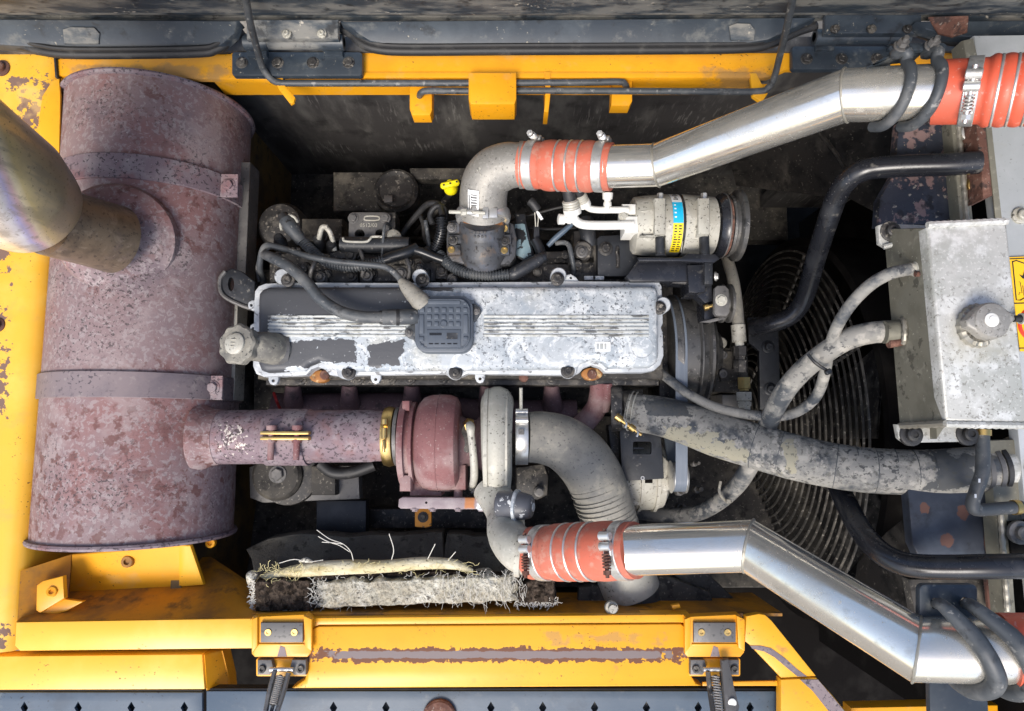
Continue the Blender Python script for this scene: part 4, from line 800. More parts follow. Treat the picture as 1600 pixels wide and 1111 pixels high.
part(pp, 'plate', MB().prism([(545, 334), (550, 331), (602, 331), (608, 335), (609, 372), (544, 372)], -.075, .05, .003, holes=[circ(562, 366, 8, 16), circ(594, 366, 8, 16)]), M['bracket_grey'])
part(pp, 'flange', MB().box(604, 331, 618, 368, -.085, .05, .004), M['dark_metal'])
part(pp, 'raised_slot', MB().tube(PT([(569, 342, -.074), (572, 338, -.074), (590, 338, -.074), (593, 341, -.074), (590, 344, -.074), (572, 344, -.074), (569, 342, -.074)]), .0015, 6, 3), M['alloy_pale'])
text(pp, 'embossed_figures', '0512/03', P(576, 352, -.0745), .0105, M['alloy_pale'])
for x in (552, 602): bolt(pp, P(x, 341, -.075), .0082, M['bracket_grey'])
for x in (562, 594): part(pp, 'well', MB().lathe(P(x, 366, -.12), (0, 0, 1), [(0, .008), (.02, .008)], 16), M['pit_black'])
solo('pale_sensor', MB().lathe(P(612, 376, -.07), (.5, .3, 1), [(-.01, .010), (0, .0155), (.010, .0165), (.018, .014), (.020, .006)], 24), M['alloy_pale'], 'pale rounded sensor at the lower right corner of the pump plate', 'sensor')
lowbox = T('fuel_pump', 'dark pump body deep behind the loom at the rear wall', 'pump')
part(lowbox, 'housing', MB().box(520, 268, 640, 330, -.30, .2, .006), M['dark_dusty'])
part(lowbox, 'round_cover', MB().lathe(P(622, 305, -.30), (0, 0, 1), [(0, .052), (.03, .050), (.035, .044), (.028, .036), (.028, .01)], 32), M['dark_metal'])
part(lowbox, 'tab', MB().box(600, 305, 613, 316, -.255, .006, .001), M['bracket_grey'])
part(lowbox, 'ledge', MB().box(640, 262, 740, 280, -.28, .03, .004), M['dark_dusty'])
solo('filter_canister', MB().lathe(P(448, 360, -.20), (0, 0, 1), [(-.1, .05), (.03, .05), (.045, .042), (.05, .02)], 28), M['dark_metal'], 'dark round canister deep in the corner beside the grey plug', 'filter')
solo('dark_box', MB().box(468, 340, 535, 378, -.16, .16, .008), M['dark_dusty'], 'dark dusty box behind the injector clips', 'box')
dp = T('dipstick', 'bright yellow dipstick handle left of the intake elbow', 'dipstick')
part(dp, 'handle', MB().wbox(P(703, 288, -.03), (.036, .012, .010), Matrix.Rotation(rad(14), 3, 'Z'), .003), M['dip_yellow'])
part(dp, 'collar', MB().lathe(P(705, 298, -.06), (0, .15, 1), [(0, .010), (.006, .0135), (.016, .0125), (.022, .009), (.028, .008)], 20), M['dip_yellow'])
part(dp, 'stem', MB().tube(PT([(705, 300, -.06), (690, 320, -.12), (650, 365, -.22)]), .006, 10), M['dark_metal'])
for dx in (-10, 0, 10): part(dp, 'handle_mark', MB().box(702+dx, 285-dx*.25, 705+dx, 287.5-dx*.25, -.0243, .001, 0), M['ink'])
# ================================================================== intake block and elbow
ib = T('intake_block', 'black cast intake block bolted down in front of the alloy elbow', 'intake block')
part(ib, 'base_flange', MB().prism([(697, 372), (700, 345), (712, 342), (724, 352), (784, 352), (792, 344), (803, 350), (808, 372), (806, 402), (797, 413), (740, 417), (706, 408), (698, 398)], -.026, .07, .005), M['horn_iron'])
part(ib, 'barrel', MB().tube(PT([(754, 342, -.010), (754, 352, -.020), (754, 372, -.034), (755, 395, -.045), (756, 413, -.060)]), [.042, .043, .045, .047, .042], 40, 6), M['horn_iron'])
for x0, y0, x1, y1 in ((770, 347, 796, 362), (700, 347, 718, 364), (770, 382, 796, 398), (700, 382, 720, 398), (776, 366, 799, 381), (700, 366, 722, 380)):
    part(ib, 'pad', MB().box(x0, y0, x1, y1, -.014, .03, .003), M['horn_iron'])
for x, y, mm, st_ in ((788, 357, 'brass', 'washer'), (788, 391, 'brass', 'washer'), (705, 390, 'brass', 'washer'), (789, 377, 'dark_metal', 'flange'), (708, 376, 'dark_metal', 'flange'), (706, 356, 'bracket_grey', 'flange')):
    bolt(ib, P(x, y, -.013), .0066, M[mm], style=st_)
for i, (x, w_) in enumerate(((741, 4), (747, 5), (753, 4), (758, 3))):
    part(ib, 'casting_mark', MB().wbox(P(x, 363, .0185), (w_*S(P(x, 363, .03)), .004, .002), None, .0005), M['bracket_grey'])
    part(ib, 'casting_mark', MB().wbox(P(x, 370, .0145), (w_*S(P(x, 363, .03))*.8, .0045, .002), None, .0005), M['bracket_grey'])
for x, y in ((744, 388), (766, 388)): part(ib, 'casting_mark', MB().wbox(P(x, y, .005), (.002, .006, .004), None, .0005), M['dark_metal'])
# V clamp on the elbow
ek = T('band_clamp', 'shiny V-band clamp with a long bolt between the elbow and the intake block', 'clamp')
ec = P(755, 337, .0)
part(ek, 'band', MB().lathe(ec+Vector((0, -.011, 0)), (0, 1, 0), [(0, .045), (.001, .0485), (.010, .0505), (.020, .0485), (.021, .045)], 48), M['chrome'])
part(ek, 'clamp_bolt', MB().tube(PT([(702, 331, .052), (742, 332, .056), (758, 333, .056)]), .0035, 10), M['alloy_pale'])
part(ek, 'nut', MB().lathe(P(720, 331.5, .054), (1, 0, 0), [(0, .0062), (.010, .0062)], 6), M['alloy_pale'])
part(ek, 'trunnion', MB().lathe(P(731, 332, .054), (1, 0, 0), [(0, .0050), (.012, .0050)], 12), M['chrome'])
part(ek, 'trunnion', MB().wbox(P(741, 328, .052), (.010, .016, .010), None, .002), M['chrome'])
part(ek, 'latch_plate', MB().box(754, 322, 763, 341, .055, .006, .001), M['chrome'])
part(ek, 'latch_plate', MB().box(764, 325, 777, 340, .050, .005, .001), M['chrome'])
# elbow
el = T('intake_elbow', 'pale cast alloy elbow turning from the intake block to the red hose', 'elbow')
ez = .045
path = [P(755, 336, .0), P(755, 322, .012), P(756, 300, .03), P(761, 281, .042), P(772, 268, .05), P(790, 260, .055), P(806, 258, .058), P(824, 258, .060)]
er = [.0435, .0430, .0425, .0425, .042, .0405, .0385, .037]
part(el, 'body', MB().tube(path, er, 40, 10), M['cast_alloy'])
part(el, 'outlet_bead', MB().tube([P(812, 258, .059), P(818, 258, .0595)], .0405, 40, 1), M['cast_alloy'])
part(el, 'cast_boss', MB().lathe(P(807, 243, .077), (.1, .45, 1), [(0, .010), (.006, .010), (.007, .0085)], 20), M['cast_alloy'])
qx = P(744, 325, .012)
lb = MB().patch(P(757, 327, .012)+Vector((-.001, 0, 0)), (P(757, 291, .036)-P(757, 327, .012)), .0435, rad(-9), rad(-36), 0, .045, 6, 3, .0008)
part(el, 'barcode_label', lb, M['white_label'])
for j, t_ in enumerate((.006, .0085, .012, .0145, .018, .0215, .0235, .027, .031, .033, .036)):
    part(el, 'barcode_bar', MB().patch(P(757, 327, .012)+Vector((-.001, 0, 0)), (P(757, 291, .036)-P(757, 327, .012)), .0443, rad(-13), rad(-28), t_, t_+(.0016 if j % 3 else .0010), 4, 1, .0003), M['ink'])
part(el, 'barcode_bar', MB().patch(P(757, 327, .012)+Vector((-.001, 0, 0)), (P(757, 291, .036)-P(757, 327, .012)), .0443, rad(-31), rad(-33.5), .008, .036, 2, 3, .0003), M['ink'])
# cast lettering, two diagonal rows, unreadable in the photograph
mid = P(764, 276, .044)
for row in range(2):
    for i in range(8):
        t_ = i/7
        p = P(746+28*t_+row*5, 266-22*t_+row*7, .0855-.002*abs(t_-.5)-.001*row)
        part(el, 'cast_letter', MB().wbox(p, (.0035 if i % 3 else .0025, .0045, .003), Matrix.Rotation(rad(38), 3, 'Z'), .0008), M['alloy_pale'])
# ================================================================== steel charge pipes and silicone hoses
PRAD = .035
def DW(w_): return 2*PRAD*F/w_                  # distance at which the pipe looks w_ photo pixels thick
def mitre(t, pts, r, m, n=48):
    """a pipe welded up of straight lengths with mitred joints"""
    dirs = [(b-a).normalized() for a, b in zip(pts, pts[1:])]
    up0 = Vector((0, 0, 1)); 
    for i, (a, b) in enumerate(zip(pts, pts[1:])):
        d = dirs[i]; u = (up0 - d*up0.dot(d)).normalized(); v = d.cross(u); mb = MB(); rings = []
        for end, p in ((0, a), (1, b)):
            j = i-1 if end == 0 else i+1
            nrm = (d + dirs[j]).normalized() if 0 <= j < len(dirs) else d
            ring = []
            for k in range(n):
                q = p + (u*math.sin(2*math.pi*k/n) + v*math.cos(2*math.pi*k/n))*r
                s_ = (p-q).dot(nrm)/d.dot(nrm); ring.append(mb.bm.verts.new(q + d*s_))
            rings.append(ring)
        for k in range(n): mb.ngon((rings[0][k-1], rings[0][k], rings[1][k], rings[1][k-1]))
        if i == 0: mb.ngon(rings[0][::-1])
        if i == len(dirs)-1: mb.ngon(rings[1])
        part(t, 'pipe_length', mb, m)
        if i > 0:
            nrm = (d + dirs[i-1]).normalized()
            u2 = (up0 - nrm*up0.dot(nrm)).normalized(); v2 = nrm.cross(u2); lp_ = []
            for k in range(36):
                q = a + (u*math.sin(2*math.pi*k/36) + v*math.cos(2*math.pi*k/36))*(r+.0003)
                s_ = (a-q).dot(nrm)/d.dot(nrm); lp_.append(q+d*s_)
            part(t, 'weld_bead', MB().tube(lp_, [.0013+.0006*random.random() for _ in lp_], 6, 1, closed=True), M['weld'])
tp = T('charge_pipe', 'polished steel charge pipe climbing from the red hose to the top right corner', 'pipe', 'steel charge pipes')
uA, uB, uC, uD = PD(940, 261, DW(65.5)), PD(1026, 258, DW(66)), PD(1322, 149, DW(80)), PD(1520, 143, DW(87))
mitre(tp, [uA, uB, uC, uD], PRAD, M['steel_pipe'])
bp = T('charge_pipe', 'polished steel charge pipe stepping down from the red hose to the bottom right corner', 'pipe', 'steel charge pipes')
lA, lB, lC, lD = PD(975, 860, DW(77)), PD(1170, 853, DW(79)), PD(1432, 1014, DW(96)), PD(1660, 1018, DW(100))
mitre(bp, [lA, lB, lC, lD], PRAD, M['steel_pipe'])
def tclamp(parent, A, d, t, r, face=True, rust=False, up=None):
    c = A + d*t; w_ = .0165
    cl = part(parent, 'clamp_band', MB().lathe(c - d*w_/2, d, [(0, r-.001), (0, r+.0016), (.001, r+.0024), (w_-.001, r+.0024), (w_, r+.0016), (w_, r-.001)], 48, cap=False), M['chrome'])
    toc = up if up else (CAM - c); toc = (toc - d*toc.dot(d)).normalized(); side = d.cross(toc).normalized()
    if side.y < 0: side = -side
    b = c + toc*(r+.007)
    mt = M['rust'] if rust else M['chrome']
    for k, (s0, l, q) in enumerate(((.020, .007, .0065), (.006, .007, .0065))):
        part(cl, 'trunnion', MB().lathe(b + side*s0 - d*.009, d, [(0, q*.8), (.001, q), (.017, q), (.018, q*.8)], 14), M['chrome'])
    part(cl, 'bridge', MB().wbox(c + toc*(r+.0035) + side*.010, (.012, .034, .003), Matrix((d, side, toc)).transposed(), .0008), M['chrome'])
    part(cl, 'bolt_shaft', MB().lathe(b + side*.030, -side, [(0, .0028), (.066, .0028)], 12), mt)
    n = 40
    part(cl, 'bolt_spring', MB().tube([b - side*(.004+.020*i/n) + (d*math.cos(2*math.pi*i/8) + toc*math.sin(2*math.pi*i/8))*.0052 for i in range(n+1)], .0013, 5, 1), mt)
    part(cl, 'bolt_nut', MB().lathe(b - side*.026, -side, [(0, .0055), (.006, .0055)], 6), mt)
    return cl
def bellows(lab, A, B, r0, r1, ridges, clamps, m, amp=.085, rust=False, ups=None, x=None):
    t = T('bellows_hose', lab, 'hose', 'red bellows hoses on the charge pipes'); d = B-A; L = d.length; d.normalize()
    e = sorted(ridges); prof = []
    N = 90
    for i in range(N+1):
        s_ = i/N; r = r0 + (r1-r0)*s_; k = 0
        if e[0] < s_ < e[-1]:
            for a, b in zip(e, e[1:]):
                if a <= s_ <= b:
                    q = (s_-a)/(b-a); k = amp*(math.sin(math.pi*q)**.45) if q > 0 and q < 1 else 0
        prof.append((L*s_, r*(1+k)))
    part(t, 'sleeve', MB().lathe(A, d, [(0, prof[0][1]-.003)] + prof + [(L, prof[-1][1]-.003)], 56), m, ang=60)
    for v in e[1:-1]:
        c = A + d*L*v; r = (r0+(r1-r0)*v)*1.018+.0012
        u = d.orthogonal().normalized(); w_ = d.cross(u)
        part(t, 'wire_ring', MB().tube([c + (u*math.cos(2*math.pi*k/48) + w_*math.sin(2*math.pi*k/48))*r for k in range(48)], .0019, 8, 1, closed=True), M['chrome'])
    for i, v in enumerate(clamps): tclamp(t, A, d, L*v, r0+(r1-r0)*v, rust=rust, up=ups)
    return t
hA, hB = P(817, 258, .0595), PD(956, 261, DW(65.5)); rr0 = PRAD+.0045
bellows('red bellows hose between the cast elbow and the climbing steel pipe', hA, hB, .040, rr0, (.24, .42, .55, .67, .82), (.115, .88), M['red_silicone'], ups=Vector((0, 1, .15)))
hB2 = PD(1462, 145, DW(85)); hd = (uD-uC).normalized(); hB2 = uD + hd*((hB2-uD).dot(hd))
hE = hB2 + hd*.20
bellows('bright red bellows hose at the top right corner of the bay', hB2, hE, rr0, rr0, (.265, .325, .405, .485, .565, .66), (.19,), M['bright_red'], amp=.10)
ld = (lB-lA).normalized()
q0 = P(832, 864, .09); q1 = lA + ld*((PD(993, 859, DW(77))-lA).dot(ld))
bellows('red bellows hose between the compressor outlet and the lower steel pipe', q0, q1, .0405, rr0, (.22, .37, .49, .61, .84), (.13, .90), M['red_silicone'], rust=True, amp=.075)
l3 = (lD-lC).normalized()
q2 = lC + l3*((PD(1572, 1016, DW(99))-lC).dot(l3))
bellows('end of a red hose at the bottom right edge past the two U-bolts', q2, q2+l3*.13, rr0, rr0, (.5, .75, 1.0), (.9,), M['bright_red'])
# ------------------------------------------------------------------ rubber covered U-bolts
def ubolt(lab, C, d, r, legs_to, wr=.0075):
    toc = (legs_to - C); toc = (toc - d*toc.dot(d)).normalized(); side = d.cross(toc).normalized(); q = r + wr*.9
    t = T('u_bolt', lab, 'U-bolt', 'rubber covered U-bolts holding the charge pipes')
    L = (legs_to - C).dot(toc)
    pts = [C + side*q + toc*L*.9] + [C + (side*math.cos(a) + toc*math.sin(a))*q for a in [rad(-180*i/14) for i in range(15)]] + [C - side*q + toc*L*.9]
    part(t, 'sleeve', MB().tube(pts, wr, 12, 3), M['rubber_grey'])
    return t, side, toc, q, L
dU = hd
sp_ = T('clamp_plate', 'dark slotted plate above the top steel pipe holding two U-bolts', 'plate')
plc = PD(1420, 74, .87)
part(sp_, 'plate', MB().prism([(1392, 71), (1400, 67), (1474, 66), (1480, 70), (1478, 76), (1470, 79), (1396, 79)], plc.z, .006, .0015), M['slate_paint'])
part(sp_, 'gusset', MB().prism([(1356, 104), (1364, 100), (1398, 78), (1440, 79), (1440, 84), (1402, 88)], plc.z-.02, .02, .002), M['slate_paint'])
for lab, px in (('rubber covered U-bolt over the top steel pipe, farther from the red hose', 1407), ('rubber covered U-bolt over the top steel pipe, nearer the red hose', 1455)):
    C = uC + dU*((PD(px-12, 146, DW(84))-uC).dot(dU))
    tt = T('u_bolt', lab, 'U-bolt', 'rubber covered U-bolts holding the charge pipes')
    A_ = PD(px, 76, .865); q = PRAD + .0068
    Y = Vector((0, 1, 0)); Z = Vector((0, 0, 1))
    pts = [A_ + Vector((0, 0, .004)), A_ + Vector((0, 0, -.012))]
    base = C + Vector((0, q*.75, q*.66)); pts += [A_.lerp(base, .55) + Vector((.002, .0, .006))]
    for a in (48, 70, 92, 115, 140, 165, 190, 215): pts.append(C + Vector((-.013*max(0, a-75)/100, math.cos(rad(a))*q, math.sin(rad(a))*q)))
    part(tt, 'sleeve', MB().tube(pts, .0072, 12, 5), M['rubber_grey'])
    part(tt, 'stud', MB().lathe(A_+Vector((0, .002, 0)), (0, .3, 1), [(0, .0034), (.016, .0034)], 12), M['bracket_grey'])
    part(tt, 'nut', MB().lathe(A_+Vector((0, .003, .004)), (0, .3, 1), [(0, .0070), (.006, .0070)], 6), M['bracket_grey'])
    part(tt, 'washer', MB().lathe(A_+Vector((0, .002, .001)), (0, .3, 1), [(0, .0095), (.002, .0095)], 18), M['bracket_grey'])
lpz = PD(1480, 940, .76).z
lpb = T('clamp_plate', 'slate plate with two dark holes below the lower black bar', 'plate')
part(lpb, 'plate', MB().prism(rr(1437, 913, 1528, 1010, 9, 4), lpz-.02, .008, .002, holes=[circ(1461, 943, 7, 14, 9), circ(1507, 942, 7, 14, 9)]), M['slate_paint'])
part(lpb, 'plate_tail', MB().prism([(1452, 1055), (1540, 1055), (1552, 1180), (1455, 1180)], lpz-.08, .008, .002), M['slate_paint'])
for lab, px, x1 in (('rubber covered U-bolt over the lower steel pipe, left of the pair', 1461, 1522), ('rubber covered U-bolt over the lower steel pipe, right of the pair', 1507, 1574)):
    C = lC + l3*((PD(x1-6, 1016, DW(98))-lC).dot(l3)); q = PRAD + .0068
    tt = T('u_bolt', lab, 'U-bolt', 'rubber covered U-bolts holding the charge pipes')
    A_ = P(px, 943, lpz-.035)
    pts = [A_, P(px+3, 944, lpz-.012), P(px+14, 948, lpz+.01)]
    for i, a in enumerate((52, 75, 95, 118, 140, 165, 190, 220)):
        pts.append(C + Vector((-.016+.020*min(1, i/3)-.004*max(0, i-4), math.cos(rad(a))*q, math.sin(rad(a))*q)))
    part(tt, 'sleeve', MB().tube(pts, [.0048, .0055, .0075]+[.0098]*8, 12, 6), M['rubber_grey'])
# ================================================================== intake duct from the compressor
dz = -.07
ih = T('intake_duct', 'grey ribbed intake duct bending down from the compressor under the red hose', 'duct')
dp_ = [P(824, 683, dz+.005), P(850, 684, dz+.002), P(880, 693, dz), P(908, 715, dz-.005), P(930, 748, dz-.012), P(945, 785, dz-.02), P(958, 830, dz-.03), P(968, 875, dz-.04)]
k = S(dp_[0])
part(ih, 'bend', MB().tube(dp_, [39*k, 41*k, 43*k, 45*k, 45*k, 43*k, 42*k, 42*k], 36, 10), M['duct_grey'])
for i in range(11):
    t_ = i/10 + random.uniform(-.03, .03); a = P(870+70*t_+random.uniform(-2, 2), 742+74*t_*1.0, dz)
    c = dp_[4].lerp(dp_[6], t_*.9+.0); d = (dp_[5]-dp_[4]).lerp(dp_[6]-dp_[5], t_).normalized()
    part(ih, 'wire_rib', MB().tube([c - d*.0008, c + d*.0008], (45.2 - 1.6*max(0, t_-.35))*k, 36, 1), M['duct_grey'])
dc = T('band_clamp', 'wide polished band clamp with a T-bolt on the compressor inlet', 'clamp')
cC = P(815, 683, dz+.005)
part(dc, 'band', MB().lathe(cC-Vector((.0115, 0, 0)), (1, 0, 0), [(0, 40*k), (0, 42.5*k), (.001, 43*k), (.022, 43*k), (.023, 42.5*k), (.023, 40*k)], 48, cap=False), M['chrome'])
zt = cC.z + 43*k
for dy, x in ((.046, 0), (.030, 0)): part(dc, 'trunnion', MB().lathe(cC+Vector((-.011, dy, 43*k*math.cos(math.asin(min(.95, dy/(43*k))))+.004)), (1, 0, 0), [(0, .006), (.022, .006)], 14), M['chrome'])
part(dc, 'clamp_bolt', MB().lathe(P(814, 606, zt-.022), (0, -1, -.06), [(0, .0032), (.05, .0032)], 12), M['alloy_pale'])
part(dc, 'tail_window', MB().wbox(cC+Vector((-.001, .010, 43*k+.001)), (.010, .010, .002), None, .0005), M['bracket_grey'])
part(ih, 'alloy_cuff', MB().tube([P(966, 868, dz-.035), P(978, 900, dz-.035), P(986, 922, dz-.04)], 46*k, 36, 3), M['alloy_pale'])
part(ih, 'lower_hose', MB().tube([P(982, 910, dz-.045), P(994, 938, dz-.06), P(1005, 985, dz-.10)], 41*k, 36, 4), M['rubber_grey'])
# ================================================================== radiator hose
mat('hose_muddy', (.055, .062, .07), .6, 0, [((.31, .295, .26), 14, .38, .52, {'rough': .85, 'amt': .9}), ((.50, .465, .40), 50, .48, .60, {'amt': .75, 'rough': .9, 'cl': (9, .36, .58)}), ((.025, .028, .034), 110, .55, .595, {'amt': .8, 'cl': (10, .38, .58)}),
    ((.045, .050, .056), 30, .10, .18, {'boxes': [wb(996, 622, 1075, 652, -.05), wb(1450, 702, 1530, 765, .13)], 'na': 1.8, 'bk': 1.0, 'amt': .85}),
    ((.36, .33, .24), 60, .05, .14, {'boxes': [wb(1040, 666, 1082, 690, -.035), wb(1070, 675, 1115, 703, -.02), wb(1100, 686, 1145, 715, .0), wb(1135, 700, 1168, 722, .02), wb(1220, 690, 1240, 740, .05)], 'na': 2.3, 'bk': .9, 'detail': 8, 'rough': .95}), ((.09, .085, .07), 130, .57, .62, {'amt': .65})], [(90, .2)])
rh = T('radiator_hose', 'thick dusty speckled radiator hose crossing to the right edge', 'hose')
rp = [(978, 641, -.10), (996, 645, -.095), (1030, 650, -.08), (1070, 661, -.06), (1120, 679, -.03), (1180, 697, .0), (1240, 714, .03), (1300, 727, .055), (1360, 735, .075), (1440, 738, .09), (1500, 735, .10), (1546, 731, .105)]
part(rh, 'hose', MB().tube(PT(rp), [.034, .036, .037, .0385, .040, .0395, .039, .0375, .037, .036, .036, .0355], 40, 8), M['hose_muddy'])
for px, py in ((1305, 728), (1335, 732), (1365, 735), (1395, 737), (1425, 738), (1452, 738), (1220, 708), (1180, 697)):
    i = min(range(len(rp)-1), key=lambda j: abs(rp[j][0]-px)); a, b = P(*rp[max(0, i-1)]), P(*rp[i+1]); d = (b-a).normalized()
    j = max(0, min(len(rp)-2, [q for q in range(len(rp)-1) if rp[q][0] <= px][-1])); t_ = (px-rp[j][0])/(rp[j+1][0]-rp[j][0])
    c = P(*rp[j]).lerp(P(*rp[j+1]), t_); R_ = [.034, .036, .037, .0385, .040, .0395, .039, .0375, .037, .036, .036, .0355]
    rr_ = R_[j]+(R_[j+1]-R_[j])*t_
    part(rh, 'wrap_line', MB().tube([c-d*.0006, c+d*.0006], rr_+.0004, 40, 1), M['rubber_grey'])
wc = T('wire_clamp', 'brass wire clamp on the left end of the thick radiator hose', 'clamp')
cw = P(986, 642, -.098); dw = (P(1030, 650, -.08)-cw).normalized(); u = dw.orthogonal().normalized(); v = dw.cross(u)
for s_ in (0, .008): part(wc, 'wire', MB().tube([cw + dw*s_ + (u*math.cos(2*math.pi*k_/40) + v*math.sin(2*math.pi*k_/40))*.0375 for k_ in range(40)], .0016, 8, 1, closed=True), M['alloy_pale'])
part(wc, 'screw', MB().lathe(P(962, 650, -.05), (P(1000, 678, -.05)-P(962, 650, -.05)), [(0, .007), (.012, .007), (.013, .0042), (.030, .0042), (.031, .0065), (.042, .0065), (.043, .003), (.058, .003)], 14), M['brass'])
for x, y in ((978, 662), (996, 676)): part(wc, 'wire_end', MB().tube(PT([(x-3, y-7, -.05), (x+1, y, -.045), (x-1, y+6, -.048)]), .002, 8), M['chrome'])
solo('outlet_stub', MB().lathe(P(955, 636, -.115), (1, .0, .15), [(0, .048), (.02, .046), (.024, .034), (.06, .034)], 28), M['dark_metal'], 'dark water outlet stub at the left end of the radiator hose', 'outlet')
cl = T('hose_clamp', 'worm drive clamp on the right end of the thick radiator hose', 'clamp')
ce = P(1536, 732, .104); de = (P(1546, 731, .105)-P(1500, 735, .10)).normalized()
for s_ in (-.004, .012, .022):
    part(cl, 'band', MB().tube([ce+de*(s_-.0035), ce+de*(s_+.0035)], .0372, 40, 1), M['rubber'] if s_ > 0.015 else M['bracket_grey'])
part(cl, 'screw', MB().lathe(P(1540, 766, .11), (1, -.1, 0), [(0, .006), (.012, .006), (.013, .008), (.020, .008)], 12), M['alloy_pale'])
# ================================================================== the two hoses of the expansion tank
s1h = T('vent_hose', 'slim dusty vent hose looping from the tank top down to the engine', 'hose')
part(s1h, 'hose', MB().tube(PT([(1432, 421, .26), (1415, 422, .262), (1390, 428, .258), (1360, 445, .245), (1330, 475, .22), (1308, 510, .19), (1295, 548, .16), (1288, 585, .13), (1276, 618, .09), (1252, 640, .055), (1220, 650, .03), (1170, 648, .005), (1120, 637, -.02), (1080, 618, -.045), (1048, 595, -.07), (1026, 578, -.10)]), .0088, 16, 8), M['hose_dusty'])
s2h = T('fill_hose', 'medium dusty hose falling from the tank side under the radiator hose', 'hose')
part(s2h, 'hose', MB().tube(PT([(1402, 519, .20), (1385, 518, .20), (1350, 522, .19), (1318, 533, .175), (1285, 554, .15), (1255, 578, .12), (1230, 606, .09), (1212, 636, .05), (1198, 668, .0), (1180, 712, -.06), (1150, 760, -.13), (1105, 795, -.19), (1060, 806, -.24), (1000, 800, -.30)]), .0165, 22, 8), M['hose_dusty'])
zt1 = T('zip_tie', 'black zip tie binding the slim and the medium hose together', 'zip tie')
zc = P(1276, 570, .16); zd = (P(1255, 578, .12)-P(1318, 533, .175)).normalized(); zu = zd.orthogonal().normalized(); zv = zd.cross(zu)
part(zt1, 'strap', MB().tube(PT([(1262, 553, .165), (1272, 565, .168), (1284, 574, .168), (1298, 582, .165)]), .0026, 8), M['black_gloss'])
part(zt1, 'head', MB().wbox(P(1294, 581, .168), (.010, .008, .008), Matrix.Rotation(.5, 3, 'Z'), .0015), M['black_gloss'])
zt2 = T('zip_tie', 'pale zip tie around the medium hose below the radiator hose', 'zip tie')
part(zt2, 'strap', MB().tube(PT([(1126, 752, -.11), (1124, 768, -.112), (1132, 781, -.125), (1142, 784, -.14)]), .0028, 8), M['hose_tan'])
part(zt2, 'head', MB().wbox(P(1138, 783, -.118), (.009, .009, .008), None, .0015), M['hose_tan'])
# ================================================================== air conditioning compressor
az = -.05
ka = S(P(1050, 355, az)); A0 = lambda x, y=353: P(x, y, az)
acm = T('ac_compressor', 'pale alloy air conditioning compressor with a blue and yellow label band', 'compressor')
part(acm, 'rear_housing', MB().lathe(A0(984), (1, 0, 0), [(0, 20*ka), (1*ka, 38*ka), (5*ka, 44*ka), (20*ka, 46*ka), (50*ka, 48*ka), (56*ka, 48*ka)], 48), M['alloy_pale'])
part(acm, 'label_band_seat', MB().lathe(A0(1040), (1, 0, 0), [(0, 47*ka), (17*ka, 47.5*ka)], 48, cap=False), M['alloy_pale'])
part(acm, 'o_ring', MB().lathe(A0(1056.5), (1, 0, 0), [(0, 47*ka), (0, 49*ka), (3*ka, 49*ka), (3*ka, 47*ka)], 48, cap=False), M['black_gloss'])
part(acm, 'front_housing', MB().lathe(A0(1060), (1, 0, 0), [(0, 47*ka), (.5*ka, 48.5*ka), (30*ka, 46*ka), (52*ka, 44*ka), (56*ka, 30*ka)], 48), M['alloy_pale'])
for nm, a0, a1, mm in (('white_label', -74, -30, 'white_label'), ('blue_label', -30, 12, 'label_blue'), ('yellow_label', 12, 74, 'label_yellow')):
    part(acm, nm, MB().patch(A0(1041), (1, 0, 0), 47.6*ka, rad(a0), rad(a1), 0, 15*ka, 10, 1, .0004), M[mm])
random.seed(3)
for j in range(11):
    a = 16 + j*5
    for q in range(2):
        part(acm, 'label_print', MB().patch(A0(1041), (1, 0, 0), 48.0*ka+.0002, rad(a), rad(a+2.4), (2+q*6.5)*ka, (2+q*6.5+random.uniform(2.5, 5.5))*ka, 1, 1, .0002), M['ink'])
for j in range(5):
    a = -68 + j*7
    part(acm, 'label_print', MB().patch(A0(1041), (1, 0, 0), 48.0*ka+.0002, rad(a), rad(a+3), (3+j % 2*2)*ka, (9+j % 3)*ka, 1, 1, .0002), M['ink'])
for j in range(4):
    a = -24 + j*8
    part(acm, 'label_print', MB().patch(A0(1041), (1, 0, 0), 48.0*ka+.0002, rad(a), rad(a+2.6), 2*ka, 5*ka, 1, 1, .0002), M['white_label'])
for x0, x1 in ((1024, 1039), (1092, 1108)):
    part(acm, 'mount_lug', MB().box(x0-1, 309, x1+1, 366, az+.066, .10, .003), M['alloy_pale'])
    part(acm, 'lug_spacer', MB().lathe(P((x0+x1)/2, 367, az+.045), (0, -1, 0), [(0, 7.5*ka), (30*ka, 7.5*ka), (31*ka, 8.5*ka), (33*ka, 8.5*ka)], 20), M['dark_slate'])
    part(acm, 'lug_bolt', MB().lathe(P((x0+x1)/2, 311, az+.045), (0, 1, .15), [(0, 5*ka), (8*ka, 5*ka), (9*ka, 4*ka)], 6), M['chrome'])
for y0, y1, s_ in ((326, 334, 1), (372, 364, 1)):
    part(acm, 'stiffening_rib', MB().prism([(1000, (y0+y1)/2), (1024, y0-2), (1024, y1+2)], az+.055, .03, .002), M['alloy_pale'])
part(acm, 'cast_outline', MB().tube(PT([(1064, 394, -.022), (1067, 376, -.008), (1090, 375, -.008)]), .001, 6, 1), M['alloy_pale'])
part(acm, 'manifold_block', MB().box(972, 318, 994, 334, az+.05, .05, .004), M['white_plastic'])
part(acm, 'manifold_block', MB().box(976, 337, 998, 363, az+.052, .05, .004), M['white_plastic'])
bolt(acm, P(974, 338, az+.05), .007, M['alloy_pale'])
for y in (333, 373): bolt(acm, P(1112, y, az+.03), .006, M['alloy_pale'], n=(1, 0, .6))
cx0 = A0(1114)
